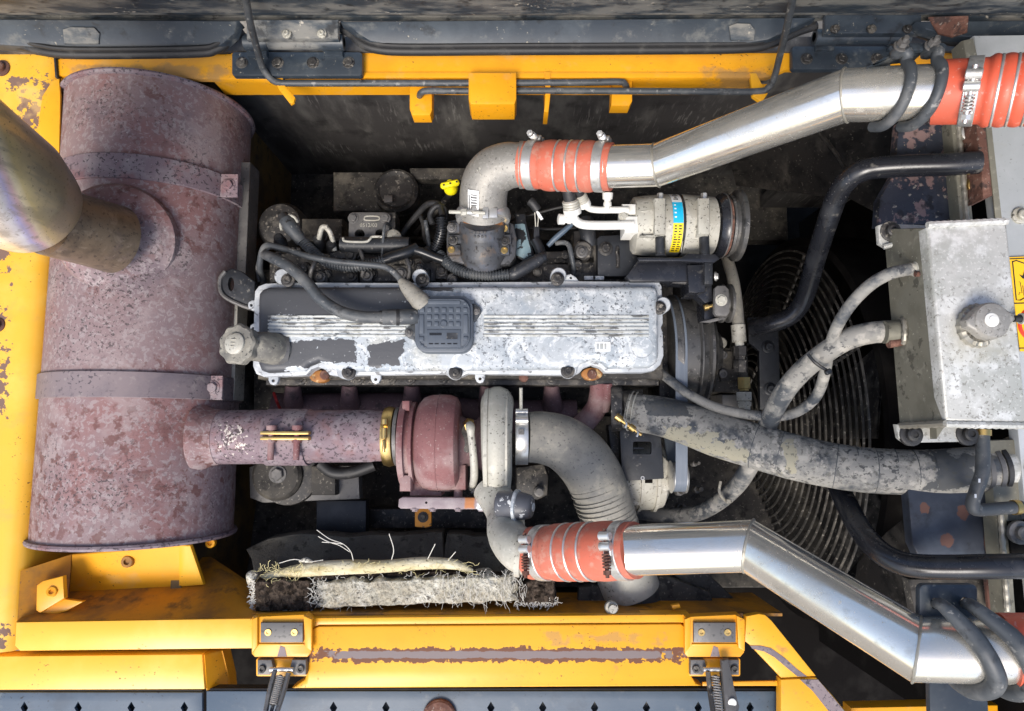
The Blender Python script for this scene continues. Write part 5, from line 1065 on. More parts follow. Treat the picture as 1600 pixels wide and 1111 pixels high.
part(acm, 'clutch_plate', MB().lathe(cx0, (1, 0, 0), [(0, 30*ka), (2*ka, 44*ka), (8*ka, 49*ka), (13*ka, 50*ka), (14*ka, 44*ka)], 56), M['black_paint'])
part(acm, 'plate_edge', MB().lathe(cx0+Vector((12.2*ka, 0, 0)), (1, 0, 0), [(0, 49*ka), (.3*ka, 50.6*ka), (2*ka, 50.6*ka), (2.3*ka, 49*ka)], 56, cap=False), M['bracket_grey'])
part(acm, 'clutch_coil', MB().lathe(cx0+Vector((14*ka, 0, 0)), (1, 0, 0), [(0, 40*ka), (1*ka, 46.5*ka), (5*ka, 46.5*ka), (6*ka, 40*ka)], 56), M['rust'])
part(acm, 'pulley', MB().lathe(cx0+Vector((20*ka, 0, 0)), (1, 0, 0), [(0, 40*ka), (.2*ka, 48*ka), (4*ka, 48.5*ka), (6*ka, 45*ka), (10*ka, 45*ka), (12*ka, 54*ka), (13*ka, 55*ka), (19*ka, 55*ka), (20*ka, 53*ka), (18*ka, 44*ka), (16*ka, 20*ka)], 56), M['pulley_dark'])
random.seed(11)
def acline(lab, pts, r, slv, hose):
    t = T('refrigerant_pipe', lab, 'pipe', 'white refrigerant pipes of the compressor')
    part(t, 'pipe', MB().tube(PT(pts), r, 16, 8), M['white_plastic'])
    a, b = P(*slv[0]), P(*slv[1]); d = (b-a).normalized(); L = (b-a).length
    part(t, 'crimp_collar', MB().lathe(a, d, [(0, r*1.2), (.001, r*1.95), (L*.42, r*1.95), (L*.44, r*1.6)], 24), M['white_plastic'])
    part(t, 'crimp_sleeve', MB().lathe(a+d*L*.44, d, [(0, r*1.6)] + [x for i in range(3) for x in ((L*.18*i+.0005, r*1.85), (L*.18*i+L*.13, r*1.85), (L*.18*i+L*.15, r*1.7))] + [(L*.56, r*1.5)], 24), M['alloy_pale'])
    part(t, 'rubber_hose', MB().tube([b-d*.004, b+d*.02] + PT(hose), r*1.45, 18, 6), M['rubber'])
    return t
w1 = acline('upper slim white refrigerant pipe with an upright valve cap', [(982, 328, .0), (960, 328, .0), (936, 328, .0), (922, 326, .002), (915, 321, .008), (912, 317, .014)], .0062, [(914, 322, .012), (906, 304, .030)], [(902, 296, .03), (900, 270, .0)])
w2 = acline('lower thick white refrigerant pipe with a sideways valve cap', [(990, 351, .0), (960, 352, .0), (925, 352, .0), (908, 350, .002), (899, 344, .008), (894, 334, .016)], .0082, [(895, 335, .014), (891, 312, .030)], [(893, 300, .03), (897, 275, .0)])
for t, o_, d_ in ((w1, P(949, 328, .004), Vector((0, 1, .25))), (w2, P(898, 344, .008), Vector((-1, .0, .2)))):
    part(t, 'valve_cap', MB().lathe(o_, d_, [(0, .0045), (.006, .0045), (.007, .0075), (.013, .0075), (.014, .0062), (.018, .0062), (.019, .0090), (.030, .0098), (.031, .008)], 18), M['white_plastic'])
# hardware left of the compressor
sbk = T('support_bracket', 'narrow black bracket with a chipped pale face right of the intake block', 'bracket')
part(sbk, 'strap', MB().prism([(805, 334), (821, 334), (823, 350), (835, 400), (820, 410), (806, 400)], -.06, .03, .002), M['dark_slate'])
part(sbk, 'face', MB().prism([(804, 350), (820, 349), (824, 370), (832, 398), (818, 404), (806, 398)], -.055, .004, .001), M['teal_primer'])
solo('relay_plug', MB().box(834, 352, 843, 372, -.05, .03, .002), M['dark_slate'], 'small slate coloured plug hanging under two wires', 'plug')
solo('black_connector', MB().tube(PT([(836, 374, -.05), (842, 386, -.05), (846, 398, -.05)]), .010, 12), M['black_gloss'], 'black connector at the tip of the tapered sleeve', 'connector')
for lab, pts in (('thin pale wire dropping into the slate plug, left one', [(835, 324, -.02), (836, 338, -.035), (837, 354, -.05)]), ('thin pale wire dropping into the slate plug, right one', [(837, 322, -.02), (841, 338, -.035), (840, 354, -.05)])):
    solo('thin_wire', MB().tube(PT(pts), .0012, 6), M['alloy_pale'], lab, 'wire')
solo('paper_tag', MB().prism([(837, 329), (842, 331), (849, 342), (845, 344), (840, 337)], -.02, .001, 0), M['white_label'], 'small white tag on the thin wires below the red hose', 'tag')
solo('cable_end', MB().tube(PT([(828, 314, -.02), (833, 318, -.02), (840, 328, -.025)]), .009, 12), M['rubber'], 'dark cable end above the small white tag', 'cable')
solo('grey_cable', MB().tube(PT([(856, 384, -.05), (868, 372, -.045), (882, 360, -.04), (896, 348, -.035)]), [.0045, .0055, .0055, .004], 12), M['deck_paint'], 'blue grey cable leaning up toward the white valve cap', 'cable')
solo('sensor_pipe', MB().tube(PT([(868, 380, -.06), (882, 379, -.055), (889, 384, -.05), (893, 400, -.05), (896, 418, -.06), (896, 430, -.07)]), .0048, 12), M['rubber_grey'], 'grey bent sensor pipe left of the black lifting plate', 'pipe')
lft = T('lifting_plate', 'black plate with a slot and bolt left of the compressor', 'plate')
part(lft, 'plate', MB().prism([(933, 372), (938, 368), (982, 366), (996, 402), (1000, 432), (934, 432)], -.06, .03, .003, holes=[rr(963, 386, 968, 419, 2, 3)]), M['dark_slate'])
bolt(lft, P(946, 389, -.06), .010, M['dark_metal'], style='flange')
part(lft, 'weld', MB().tube(PT([(965, 386, -.058), (964, 395, -.057), (966, 406, -.057), (965, 418, -.058)]), .003, 8), M['dark_metal'])
thh = T('thermostat_housing', 'dark water housing with a bolted lug behind the sensor pipe', 'housing')
part(thh, 'body', MB().box(896, 360, 932, 430, -.085, .08, .005), M['dark_metal'])
part(thh, 'lug', MB().lathe(P(909, 395, -.085), (0, 0, 1), [(0, .019), (.018, .019), (.021, .016)], 24), M['dark_metal'])
bolt(thh, P(909, 394, -.063), .0085, M['bracket_grey'], style='flange')
part(thh, 'neck', MB().tube(PT([(915, 345, -.09), (918, 365, -.08), (922, 385, -.085)]), .016, 18), M['dark_slate'])
part(thh, 'small_lug', MB().box(850, 392, 892, 425, -.085, .05, .005), M['dark_metal'])
bolt(thh, P(883, 398, -.083), .006, M['dark_metal'], style='flange')
# compressor bracket
cb = T('compressor_bracket', 'black welded bracket carrying the compressor over the cover corner', 'bracket')
part(cb, 'web', MB().prism([(978, 432), (998, 405), (1062, 405), (1112, 412), (1112, 430), (1100, 440), (985, 440)], -.012, .05, .003), M['black_paint'])
part(cb, 'top_flange', MB().prism([(996, 402), (1064, 402), (1075, 396), (1118, 397), (1125, 404), (1115, 411), (1064, 408), (998, 408)], .004, .008, .002), M['black_paint'])
part(cb, 'drop_block', MB().prism([(1074, 414), (1103, 412), (1103, 456), (1088, 458), (1076, 457)], -.004, .06, .003), M['black_paint'])
part(cb, 'post', MB().box(1101, 410, 1114, 444, .006, .03, .002), M['dark_slate'])
part(cb, 'gusset', MB().prism([(1086, 458), (1112, 442), (1114, 470), (1102, 474)], -.02, .03, .002), M['black_paint'])
part(cb, 'lower_lip', MB().prism([(1044, 440), (1054, 435), (1078, 436), (1076, 443)], -.016, .01, .002), M['bracket_grey'])
bolt(cb, P(1119, 432, -.002), .0065, M['chrome'], n=(1, 0, .5))
tn = T('belt_tensioner', 'speckled steel tensioner with an idler pulley under the bracket end', 'tensioner')
part(tn, 'plate', MB().prism([(1117, 450), (1121, 446), (1133, 446), (1139, 452), (1140, 488), (1136, 494), (1119, 493), (1116, 488)], .0, .010, .002), M['bracket_grey'])
bolt(tn, P(1127, 469, .0), .0085, M['alloy_pale'])
part(tn, 'idler_pulley', MB().lathe(P(1124, 474, -.045), (1, 0, 0), [(0, .030), (.001, .036), (.006, .036), (.009, .028), (.012, .028), (.015, .036), (.020, .036), (.021, .030)], 32), M['pulley_dark'])
part(tn, 'adjuster', MB().lathe(P(1100, 481, -.02), (1, .25, .1), [(0, .006), (.008, .006), (.009, .0035), (.026, .0035)], 10), M['brass'])
part(tn, 'arm', MB().prism([(1094, 503), (1130, 494), (1134, 498), (1110, 504)], -.02, .006, .001), M['bracket_grey'])
part(tn, 'carrier', MB().box(1100, 472, 1118, 500, -.03, .05, .003), M['black_paint'])
# ================================================================== crank pulley, belt, alternator
fp = T('fan_pulley', 'large dark multi-groove pulley right of the valve cover', 'pulley')
fo = P(1046, 552, -.18); kf = S(fo)
part(fp, 'pulley', MB().lathe(P(1034, 552, -.18), (1, 0, 0), [(0, 60*kf), (1*kf, 84*kf), (3*kf, 92*kf), (12*kf, 93*kf), (15*kf, 90*kf), (36*kf, 90*kf), (38*kf, 96*kf), (40*kf, 96*kf), (44*kf, 82*kf), (52*kf, 80*kf), (56*kf, 84*kf), (60*kf, 84*kf), (63*kf, 72*kf), (70*kf, 66*kf), (72*kf, 40*kf), (86*kf, 34*kf), (88*kf, 14*kf), (96*kf, 12*kf)], 64), M['pulley_dark'])
bt = T('drive_belt', 'flat blue grey drive belt running straight down to the alternator', 'belt')
bx = P(1066, 500, -.05).x; bw_ = .022
mb = MB(); ring = []
cA = Vector((bx, fo.y, fo.z)); rA = 91.5*kf
al_y = P(1066, 760, -.14).y; cB = Vector((bx, al_y+.02, -.115)); rB = .028
pth = []
for i in range(25):
    a = rad(215 - 215*i/24 + 5); pth.append((cA, rA, a))
pts2 = []
for i in range(28):                                # over the big pulley, from the far side to the near side
    a = rad(250 - 190*i/27); pts2.append(cA + Vector((0, math.cos(a), math.sin(a)))*rA)
up_ = Vector((0, 0, 1))
top1 = cA + Vector((0, -.15, .985)).normalized()*rA; top2 = cB + Vector((0, -.15, .985)).normalized()*rB
big = [cA + Vector((0, math.sin(a), math.cos(a)))*rA for a in [rad(150 - 158*i/26) for i in range(27)]]
small = [cB + Vector((0, math.sin(a), math.cos(a)))*rB for a in [rad(-8 - 150*i/14) for i in range(15)]]
loop = big + small
n = len(loop); rg = []
for i, p in enumerate(loop):
    t_ = (loop[(i+1) % n]-loop[i-1]).normalized(); nn = Vector((1, 0, 0)).cross(t_).normalized()
    rg.append([mb.bm.verts.new(p + Vector((sx*bw_/2, 0, 0)) + nn*h) for sx, h in ((-1, .0), (-1, .004), (1, .004), (1, .0))])
for i in range(n):
    A_, B_ = rg[i], rg[(i+1) % n]
    for k_ in range(4): mb.ngon((A_[k_-1], A_[k_], B_[k_], B_[k_-1]))
part(bt, 'belt', mb, M['belt_rubber'])
alt = T('alternator', 'dusty alternator under a dark bracket plate below the radiator hose', 'alternator')
ao = P(998, 742, -.20); kq = S(ao)
part(alt, 'housing', MB().lathe(P(958, 742, -.20), (1, 0, 0), [(0, 20*kq), (2*kq, 40*kq), (12*kq, 52*kq), (30*kq, 54*kq), (60*kq, 54*kq), (74*kq, 50*kq), (82*kq, 34*kq), (88*kq, 20*kq)], 24), M['alloy_pale'])
for x in (968, 992, 1016): part(alt, 'fin', MB().lathe(P(x, 742, -.20), (1, 0, 0), [(0, 50*kq), (0, 57*kq), (.006, 57*kq), (.006, 50*kq)], 24, cap=False), M['alloy_pale'])
for x0, x1 in ((966, 984), (1002, 1020)): part(alt, 'vent_slot', MB().box(x0, 748, x1, 755, -.128, .02, .002), M['pit_black'])
part(alt, 'rear_ring', MB().lathe(P(952, 742, -.20), (1, 0, 0), [(0, 50*kq), (1*kq, 58*kq), (8*kq, 58*kq), (9*kq, 50*kq)], 32), M['dark_metal'])
part(alt, 'end_bell', MB().prism([(1036, 712), (1050, 726), (1050, 764), (1034, 772)], -.135, .04, .004), M['alloy_pale'])
part(alt, 'pulley', MB().lathe(Vector((bx-.016, cB.y, cB.z)), (1, 0, 0), [(0, .024), (.002, .031), (.004, .027), (.028, .027), (.030, .031), (.032, .024)], 32), M['chrome'])
part(alt, 'lower_lug', MB().box(984, 752, 1006, 790, -.15, .05, .004), M['alloy_pale'])
ab = T('alternator_bracket', 'flat dark plate with a square window above the alternator', 'bracket')
part(ab, 'plate', MB().prism([(968, 664), (1032, 668), (1038, 748), (972, 752)], -.105, .010, .002, holes=[rr(989, 690, 1018, 710, 3, 3)]), M['dark_slate'])
part(ab, 'window_bar', MB().box(986, 699, 1006, 702, -.13, .006, .001), M['bracket_grey'])
bolt(ab, P(1004, 747, -.105), .004, M['chrome'], style='washer', name='screw')
part(ab, 'side_lug', MB().prism([(950, 664), (966, 662), (972, 752), (960, 770)], -.14, .03, .004), M['dark_metal'])
DBL = {(.009, 1059): 'small dusty bolt just below the alternator pulley', (.008, 1086): 'small dusty bolt right of the alternator pulley in the dark', (.008, 1060): 'lowest small dusty bolt under the alternator pulley', (.006, 1082): 'small dusty bolt right of the belt above the others'}
for x, y, z, r in ((1059, 768, -.22, .009), (1086, 765, -.26, .008), (1060, 792, -.28, .008), (1082, 725, -.24, .006)):
    solo('deep_bolt', MB().lathe(P(x, y, z), (0.2, .1, 1), [(0, r), (.012, r), (.013, r*.6), (.03, r*.6)], 8), M['bracket_grey'], DBL[r, x], 'bolt')
# ================================================================== hydraulic valve and its hose
hv = T('hydraulic_valve', 'dark hydraulic valve block with two socket screws right of the pulley', 'valve block')
part(hv, 'block', MB().prism([(1114, 545), (1120, 541), (1162, 546), (1170, 560), (1170, 606), (1158, 614), (1116, 612)], -.16, .14, .005), M['dark_dusty'])
part(hv, 'raised_pad', MB().prism([(1124, 548), (1156, 549), (1156, 596), (1126, 597)], -.152, .02, .003), M['dark_dusty'])
part(hv, 'port_cap', MB().lathe(P(1124, 538, -.16), (0, .2, 1), [(0, .012), (.012, .012), (.015, .009)], 20), M['alloy_pale'])
for y in (555, 584): bolt(hv, P(1129, y, -.150), .0085, M['bracket_grey'], style='socket', name='socket_screw')
part(hv, 'port_block', MB().box(1148, 540, 1168, 576, -.135, .06, .004), M['dark_metal'])
part(hv, 'lower_body', MB().box(1128, 616, 1160, 644, -.17, .08, .006), M['bracket_grey'])
hl = T('hydraulic_hose', 'grey hydraulic hose dropping behind the compressor pulley to the valve block', 'hose')
part(hl, 'hose', MB().tube(PT([(1130, 385, -.20), (1138, 410, -.15), (1146, 440, -.12), (1151, 475, -.105), (1154, 512, -.10)]), .0115, 16, 6), M['duct_grey'])
part(hl, 'ferrule', MB().tube(PT([(1153, 508, -.10), (1155, 534, -.10)]), .0135, 16, 1), M['alloy_pale'])
part(hl, 'neck', MB().tube(PT([(1155, 532, -.10), (1156, 541, -.10)]), .0085, 16, 1), M['alloy_pale'])
part(hl, 'hex_nut', MB().lathe(P(1157, 541, -.10), (0, -1, -.1), [(0, .013), (.018, .013), (.019, .0105), (.026, .0105), (.027, .0135), (.05, .0135)], 6), M['dark_metal'])
bf = T('brass_fitting', 'stack of brass fittings below the hydraulic valve block', 'fitting')
part(bf, 'nut', MB().lathe(P(1162, 590, -.13), (0, -1, 0), [(0, .013), (.022, .013), (.023, .010), (.026, .010)], 6), M['brass'])
part(bf, 'nut', MB().lathe(P(1162, 613, -.13), (0, -1, 0), [(0, .016), (.016, .016), (.017, .012), (.02, .012)], 6), M['alloy_pale'])
part(bf, 'nut', MB().lathe(P(1163, 628, -.13), (0, -1, 0), [(0, .014), (.008, .014), (.009, .012), (.03, .012)], 6), M['alloy_pale'])
dbk = T('valve_plate', 'tall black plate behind the valve block fittings', 'plate')
part(dbk, 'plate', MB().prism([(1168, 496), (1216, 494), (1218, 560), (1220, 640), (1188, 640), (1186, 548), (1170, 535)], -.25, .012, .002), M['dark_slate'])
for x, y in ((1200, 542), (1203, 608)): bolt(dbk, P(x, y, -.25), .010, M['dark_slate'], style='flange')
# ================================================================== fan, guard rings, shroud, radiator
gx, gy, gz, gR = .655, .018, -.47, .42
gd = T('fan_guard', 'black wire fan guard of many concentric rings', 'fan guard')
N_ = 21
for i in range(N_):
    r = gR - i*.0165
    xx = gx - .10*(i/N_)**1.2
    part(gd, 'ring', MB().tube([Vector((xx, gy + r*math.sin(2*math.pi*k_/72), gz + r*math.cos(2*math.pi*k_/72))) for k_ in range(72)], .0026, 6, 1, closed=True), M['guard_wire'] if 'guard_wire' in M else mat('guard_wire', (.045, .042, .038), .45, .3, [((.13, .12, .105), 30, .46, .66, {'amt': .8}), ((.4, .37, .32), 120, .58, .66, {'amt': .7})]))
for k_ in range(8):
    a = rad(20+45*k_)
    part(gd, 'spoke', MB().tube([Vector((gx-.10*(q/N_)**1.2+.004, gy + math.sin(a)*(gR-q*.0165), gz + math.cos(a)*(gR-q*.0165))) for q in range(N_)], .0034, 6, 1), M['guard_wire'])
fan = T('cooling_fan', 'dark cooling fan blades behind the wire guard', 'fan')
part(fan, 'hub', MB().lathe((gx+.01, gy, gz), (1, 0, 0), [(0, .04), (.005, .09), (.06, .09), (.07, .05)], 28), M['dark_metal'])
for k_ in range(7):
    a = rad(51.4*k_+10); b = MB(); cu, cv = [], []
    for j in range(5):
        r = .085 + .073*j; w_ = .05+.012*j
        e1 = Vector((0, math.sin(a), math.cos(a))); e2 = Vector((0, math.cos(a), -math.sin(a)))
        for side, L_ in ((1, cu), (-1, cv)):
            c = Vector((gx+.05, gy, gz)) + e1*r + e2*side*w_ + Vector((side*.022, 0, 0)); L_.append((b.bm.verts.new(c), b.bm.verts.new(c+Vector((.004, 0, 0)))))
    for j in range(4):
        for f_ in (0, 1): b.ngon((cu[j][f_], cu[j+1][f_], cv[j+1][f_], cv[j][f_]))
    part(fan, 'blade', b, M['dark_metal'])
shr = T('fan_shroud', 'black fan shroud ring and panel round the fan', 'shroud')
part(shr, 'ring', MB().lathe((gx+.02, gy, gz), (1, 0, 0), [(0, gR+.012), (.001, gR+.03), (.12, gR+.03), (.12, gR+.012)], 72, cap=False), M['pit_black'])
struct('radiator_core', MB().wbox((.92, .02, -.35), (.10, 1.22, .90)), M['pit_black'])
struct('bay_end_wall', MB().wbox((.86, bw-.06, -.25), (.40, .03, .60)), M['dark_wall'])
tpz = -.02
shp = T('shroud_panel', 'dark mud streaked shroud panel under the top steel pipe', 'panel')
b = MB(); q = PT([(1130, 210, -.20), (1260, 175, -.10), (1420, 165, .02), (1420, 330, .02), (1392, 345, .0), (1330, 312, -.10), (1290, 300, -.25), (1150, 290, -.42)]); b.ngon([b.bm.verts.new(v) for v in q])
part(shp, 'sheet', b, M['shade_and_grime'])
part(shp, 'fold', MB().tube(PT([(1278, 205, -.06), (1310, 245, -.02), (1340, 300, .0)]), .004, 6), M['shade_and_grime'])
b = MB(); q = PT([(1385, 832, .0), (1425, 800, .06), (1425, 905, .06), (1440, 1000, .04), (1330, 940, -.14), (1340, 880, -.12)]); b.ngon([b.bm.verts.new(v) for v in q])
part(shp, 'lower_sheet', b, M['shade_and_grime'])
# ================================================================== cooling pack frame on the right
pz_ = .11
fr = T('cooler_support', 'dark navy frame plates with rust blotches beside the alloy tank', 'frame')
mat('navy_spots', (.032, .038, .052), .4, .1, [((.085, .10, .125), 7, .45, .66, {'amt': .7}), ((.012, .012, .014), 22, .56, .7, {'amt': .7}), ((.13, .066, .052), 110, .02, .08, {'boxes': [wb(1437, 786, 1453, 803, pz_), wb(1494, 788, 1516, 812, pz_), wb(1468, 832, 1492, 856, pz_)], 'na': 2.0, 'bk': 1.3, 'round': True, 'rough': .9})], [(120, .06)])
part(fr, 'upper_plate', MB().prism([(1405, 190), (1500, 188), (1520, 350), (1372, 352), (1375, 310), (1398, 270)], pz_, .02, .003), M['navy_rusty'])
part(fr, 'lower_plate', MB().prism([(1418, 760), (1545, 760), (1552, 880), (1440, 880), (1426, 850)], pz_, .02, .003), M['navy_spots'])
part(fr, 'lower_plate', MB().prism([(1420, 905), (1540, 905), (1550, 960), (1430, 960)], pz_-.05, .02, .003), M['dark_dusty'])
part(fr, 'rust_strip', MB().prism([(1541, 806), (1552, 800), (1558, 868), (1560, 880), (1546, 880), (1540, 850)], pz_+.004, .006, .001), M['rust'])
part(fr, 'rust_strip', MB().prism([(1540, 905), (1566, 905), (1572, 960), (1546, 960)], pz_-.03, .006, .001), M['rust'])
wp = T('welded_post', 'greenish alloy post with a long weld bead above the tank', 'post')
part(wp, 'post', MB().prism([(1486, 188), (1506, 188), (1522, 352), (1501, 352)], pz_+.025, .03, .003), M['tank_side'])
random.seed(5)
part(wp, 'weld_bead', MB().tube([P(1497+14*t_/22, 190+160*t_/22, pz_+.026) for t_ in range(23)], [.0035+.0012*(i % 2) for i in range(23)], 8, 2), M['weld'])
part(wp, 'upper_post', MB().prism([(1505, 62), (1522, 58), (1532, 100), (1512, 104)], pz_+.06, .03, .004), M['tank_side'])
rb = T('rusty_bracket', 'rust red angle bracket with two bolts where the upper bar ends', 'bracket')
part(rb, 'angle', MB().prism([(1524, 186), (1540, 190), (1552, 305), (1536, 311), (1533, 250)], pz_+.06, .05, .003), M['rust'])
part(rb, 'foot', MB().prism([(1504, 190), (1530, 190), (1538, 308), (1516, 316)], pz_+.02, .006, .001), M['dark_metal'])
bolt(rb, P(1517, 208, pz_+.028), .0125, M['chrome'], style='flange'); bolt(rb, P(1527, 289, pz_+.028), .0125, M['brass'], style='flange')
sheet = T('cooler_sheet', 'pale alloy side sheet of the cooler along the right edge', 'sheet')
part(sheet, 'sheet', MB().prism([(1522, 55), (1880, 50), (1880, 1160), (1640, 1160), (1612, 905), (1568, 430), (1538, 186)], pz_+.03, .02, .003), M['alloy_sheet'])
part(sheet, 'edge_stain', MB().prism([(1540, 192), (1549, 192), (1566, 345), (1556, 345)], pz_+.032, .002, .0005), M['tank_side'])
bolt(sheet, P(1594, 337, pz_+.032), .010, M['alloy_pale'], style='flange', name='rivet')
part(sheet, 'lower_sheet', MB().prism([(1544, 688), (1640, 684), (1660, 900), (1566, 905)], pz_+.02, .02, .003), M['tank_side'])
part(sheet, 'lower_post', MB().prism([(1556, 800), (1576, 798), (1588, 960), (1570, 965)], pz_+.035, .03, .003), M['tank_side'])
part(sheet, 'weld_bead', MB().tube([P(1562+12*t_/20, 785+170*t_/20, pz_+.038) for t_ in range(21)], [.0035+.0012*(i % 2) for i in range(21)], 8, 2), M['weld'])
part(sheet, 'recess', MB().prism([(1576, 815), (1660, 806), (1660, 876), (1582, 880)], pz_+.0405, .004, .001), M['pit_black'])
bolt(sheet, P(1593, 832, pz_+.044), .013, M['bracket_grey'], style='flange')
pipe_s = T('cooler_outlet', 'short white welded outlet pipe where the radiator hose ends', 'outlet pipe')
part(pipe_s, 'pipe', MB().lathe(P(1540, 731, .105), (1, .03, .02), [(0, .033), (.09, .033)], 36), M['tank_alloy'])
part(pipe_s, 'weld_ring', MB().tube([P(1590, 730, .107) + Vector((.008*math.sin(3*a), math.cos(a)*.042, math.sin(a)*.036)) for a in [2*math.pi*i/36 for i in range(36)]], [.006 + .0018*(i % 2) for i in range(36)], 8, 1, closed=True), M['weld'])
# ------------------------------------------------------------------ expansion tank
tk = T('expansion_tank', 'boxy white alloy expansion tank with a round pressure cap on the right', 'tank')
zt_, zb = .30, .195
top = PT([(1449, 355, zt_), (1574, 349, zt_), (1606, 660, zt_), (1478, 658, zt_)])
bot = PT([(1381, 358, zb), (1560, 352, zb), (1580, 662, zb), (1406, 662, zb)])
mb = MB(); tv = [mb.bm.verts.new(v) for v in top]; bv = [mb.bm.verts.new(v) for v in bot]
mb.ngon(tv)
bmesh.ops.recalc_face_normals(mb.bm, faces=mb.bm.faces[:])
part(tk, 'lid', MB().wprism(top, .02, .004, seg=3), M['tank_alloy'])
for i, (a, b_) in enumerate(((0, 1), (1, 2), (2, 3), (3, 0))):
    dn = Vector((0, 0, -.006)); mb = MB(); vs = [mb.bm.verts.new(v) for v in (top[a]+dn, top[b_]+dn, bot[b_], bot[a])]; mb.ngon(vs)
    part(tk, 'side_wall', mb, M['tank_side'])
for i in range(2):
    pts = [top[3].lerp(top[2], t_/24)+Vector((0, -.004, -.003)) for t_ in range(25)] if i == 0 else [bot[3].lerp(top[3], t_/14)+Vector((0, -.003, 0)) for t_ in range(15)]
    part(tk, 'weld_bead', MB().tube(pts, [.0045+.0012*(j % 2) for j in range(len(pts))], 8, 1), M['weld'] if i else M['tank_alloy'])
part(tk, 'weld_bead', MB().tube([top[0].lerp(top[1], t_/24)+Vector((0, .003, 0)) for t_ in range(25)], [.0045+.001*(j % 2) for j in range(25)], 8, 1), M['tank_alloy'])
part(tk, 'mount_flange', MB().prism([(1372, 352), (1380, 349), (1462, 352), (1446, 364), (1384, 386), (1374, 380)], zb+.01, .008, .002), M['tank_alloy'])
part(tk, 'flange_fold', MB().tube(PT([(1380, 386, zb+.012), (1410, 378, zb+.02), (1448, 364, zb+.03)]), .004, 8), M['tank_alloy'])
bolt(tk, P(1391, 362, zb+.01), .0115, M['dark_metal'], style='flange')
part(tk, 'mount_flange', MB().prism([(1400, 663), (1525, 660), (1527, 690), (1414, 692), (1404, 684)], zb+.006, .008, .002), M['tank_alloy'])
part(tk, 'gusset', MB().prism([(1463, 664), (1478, 664), (1464, 686)], zb+.022, .018, .001), M['tank_side'])
for x, y in ((1423, 679), (1511, 678)): bolt(tk, P(x, y, zb+.006), .0125, M['rubber'], style='flange')
kt = S(P(1540, 500, zt_+.02))
part(tk, 'neck_weld', MB().tube([P(1528+26*math.cos(rad(a)), 509+27*math.sin(rad(a)), zt_+.002) for a in range(60, 270, 9)], [.006+.0016*(j % 2) for j in range(24)], 8, 1), M['weld'])
part(tk, 'neck', MB().lathe(P(1533, 505, zt_-.002), (0, 0, 1), [(0, .026), (.020, .024)], 32), M['cast_alloy'])
cz_ = zt_+.022
tcp = [(1510, 500), (1517, 494), (1524, 485), (1536, 477), (1550, 473), (1564, 476), (1578, 486), (1586, 490), (1588, 499), (1581, 506), (1576, 518), (1564, 527), (1550, 530), (1536, 526), (1524, 516), (1513, 510)]
part(tk, 'pressure_cap', MB().prism([(x, y) for x, y in tcp], cz_+.006, .014, .004, seg=3), M['cast_alloy'])
part(tk, 'cap_dome', MB().lathe(P(1549, 501, cz_+.005), (0, 0, 1), [(0, .024), (.003, .022), (.005, .014), (.0055, .011)], 32), M['cast_alloy'])
part(tk, 'cap_button', MB().lathe(P(1549, 500, cz_+.010), (0, 0, 1), [(0, .0092), (.0015, .0092), (.002, .0085), (.002, .005), (.0035, .0045), (.0037, .002)], 28), M['white_plastic'])
part(tk, 'overflow_nipple', MB().lathe(P(1584, 498, zt_+.012), (1, .02, 0), [(0, .0045), (.008, .0045), (.009, .0065), (.02, .0065)], 14), M['rubber'])
part(tk, 'overflow_sleeve', MB().lathe(P(1594, 498, zt_+.012), (1, .02, 0), [(0, .0075), (.04, .0075)], 16), M['alloy_pale'])
part(tk, 'vent_nipple', MB().lathe(P(1443, 420, .262), (-1, 0, .0), [(-.01, .007), (.004, .007), (.005, .011), (.013, .011), (.014, .0085), (.02, .0085)], 18), M['alloy_pale'])
part(tk, 'nipple_screw', MB().lathe(P(1430, 428, .272), (1, 0, 0), [(0, .004), (.010, .004)], 10), M['rust'])
part(tk, 'fill_nipple', MB().lathe(P(1412, 519, .212), (-1, 0, -.08), [(0, .020), (.010, .0175), (.028, .0165)], 24), M['tank_side'])
part(tk, 'nipple_weld', MB().tube([P(1411+3*math.cos(rad(a)), 517+19*math.sin(rad(a)), .222+.012*math.cos(rad(a))) for a in range(0, 360, 15)], [.003+.001*(j % 2) for j in range(24)], 8, 1, closed=True), M['weld'])
part(tk, 'worm_clamp', MB().tube(PT([(1391, 535, .215), (1398, 536, .218), (1408, 534, .220)]), .006, 10), M['rust'])
part(tk, 'worm_clamp_end', MB().lathe(P(1388, 537, .215), (1, .1, 0), [(0, .0065), (.006, .0065)], 12), M['rust'])
# warning sticker
stz = pz_+.0345
wk = T('warning_sticker', 'yellow warning sticker with a black triangle at the right edge beside the tank', 'sticker')
part(wk, 'sheet', MB().prism([(1577, 402), (1700, 396), (1716, 545), (1594, 549)], stz, .001, 0), M['sticker_yellow'])
def line(pts, r, m): part(wk, 'printed_line', MB().tube([P(x, y, stz) for x, y in pts], r, 4, 1), m)
line([(1582, 408), (1588, 469), (1594, 469), (1660, 433), (1588, 407), (1582, 409)], .0011, M['ink'])
line([(1584, 474), (1704, 470)], .0011, M['ink']); line([(1577.5, 404.5), (1700, 399)], .0010, M['ink']); line([(1592, 544), (1712, 541)], .0010, M['ink'])
part(wk, 'printed_shape', MB().prism([(1593, 429), (1598, 431), (1601, 422), (1612, 424), (1608, 430), (1616, 438), (1604, 436), (1598, 435)], stz+.0006, .0006, 0), M['ink'])
line([(1592, 440), (1594, 441), (1597, 458), (1593, 457), (1592, 461)], .0006, M['ink']); line([(1598, 446), (1600, 462)], .0006, M['ink'])
part(wk, 'red_ring', MB().tube([P(1622+29*math.cos(2*math.pi*k_/36), 506+27*math.sin(2*math.pi*k_/36), stz) for k_ in range(36)], .0032, 6, 1, closed=True), M['sticker_red'])
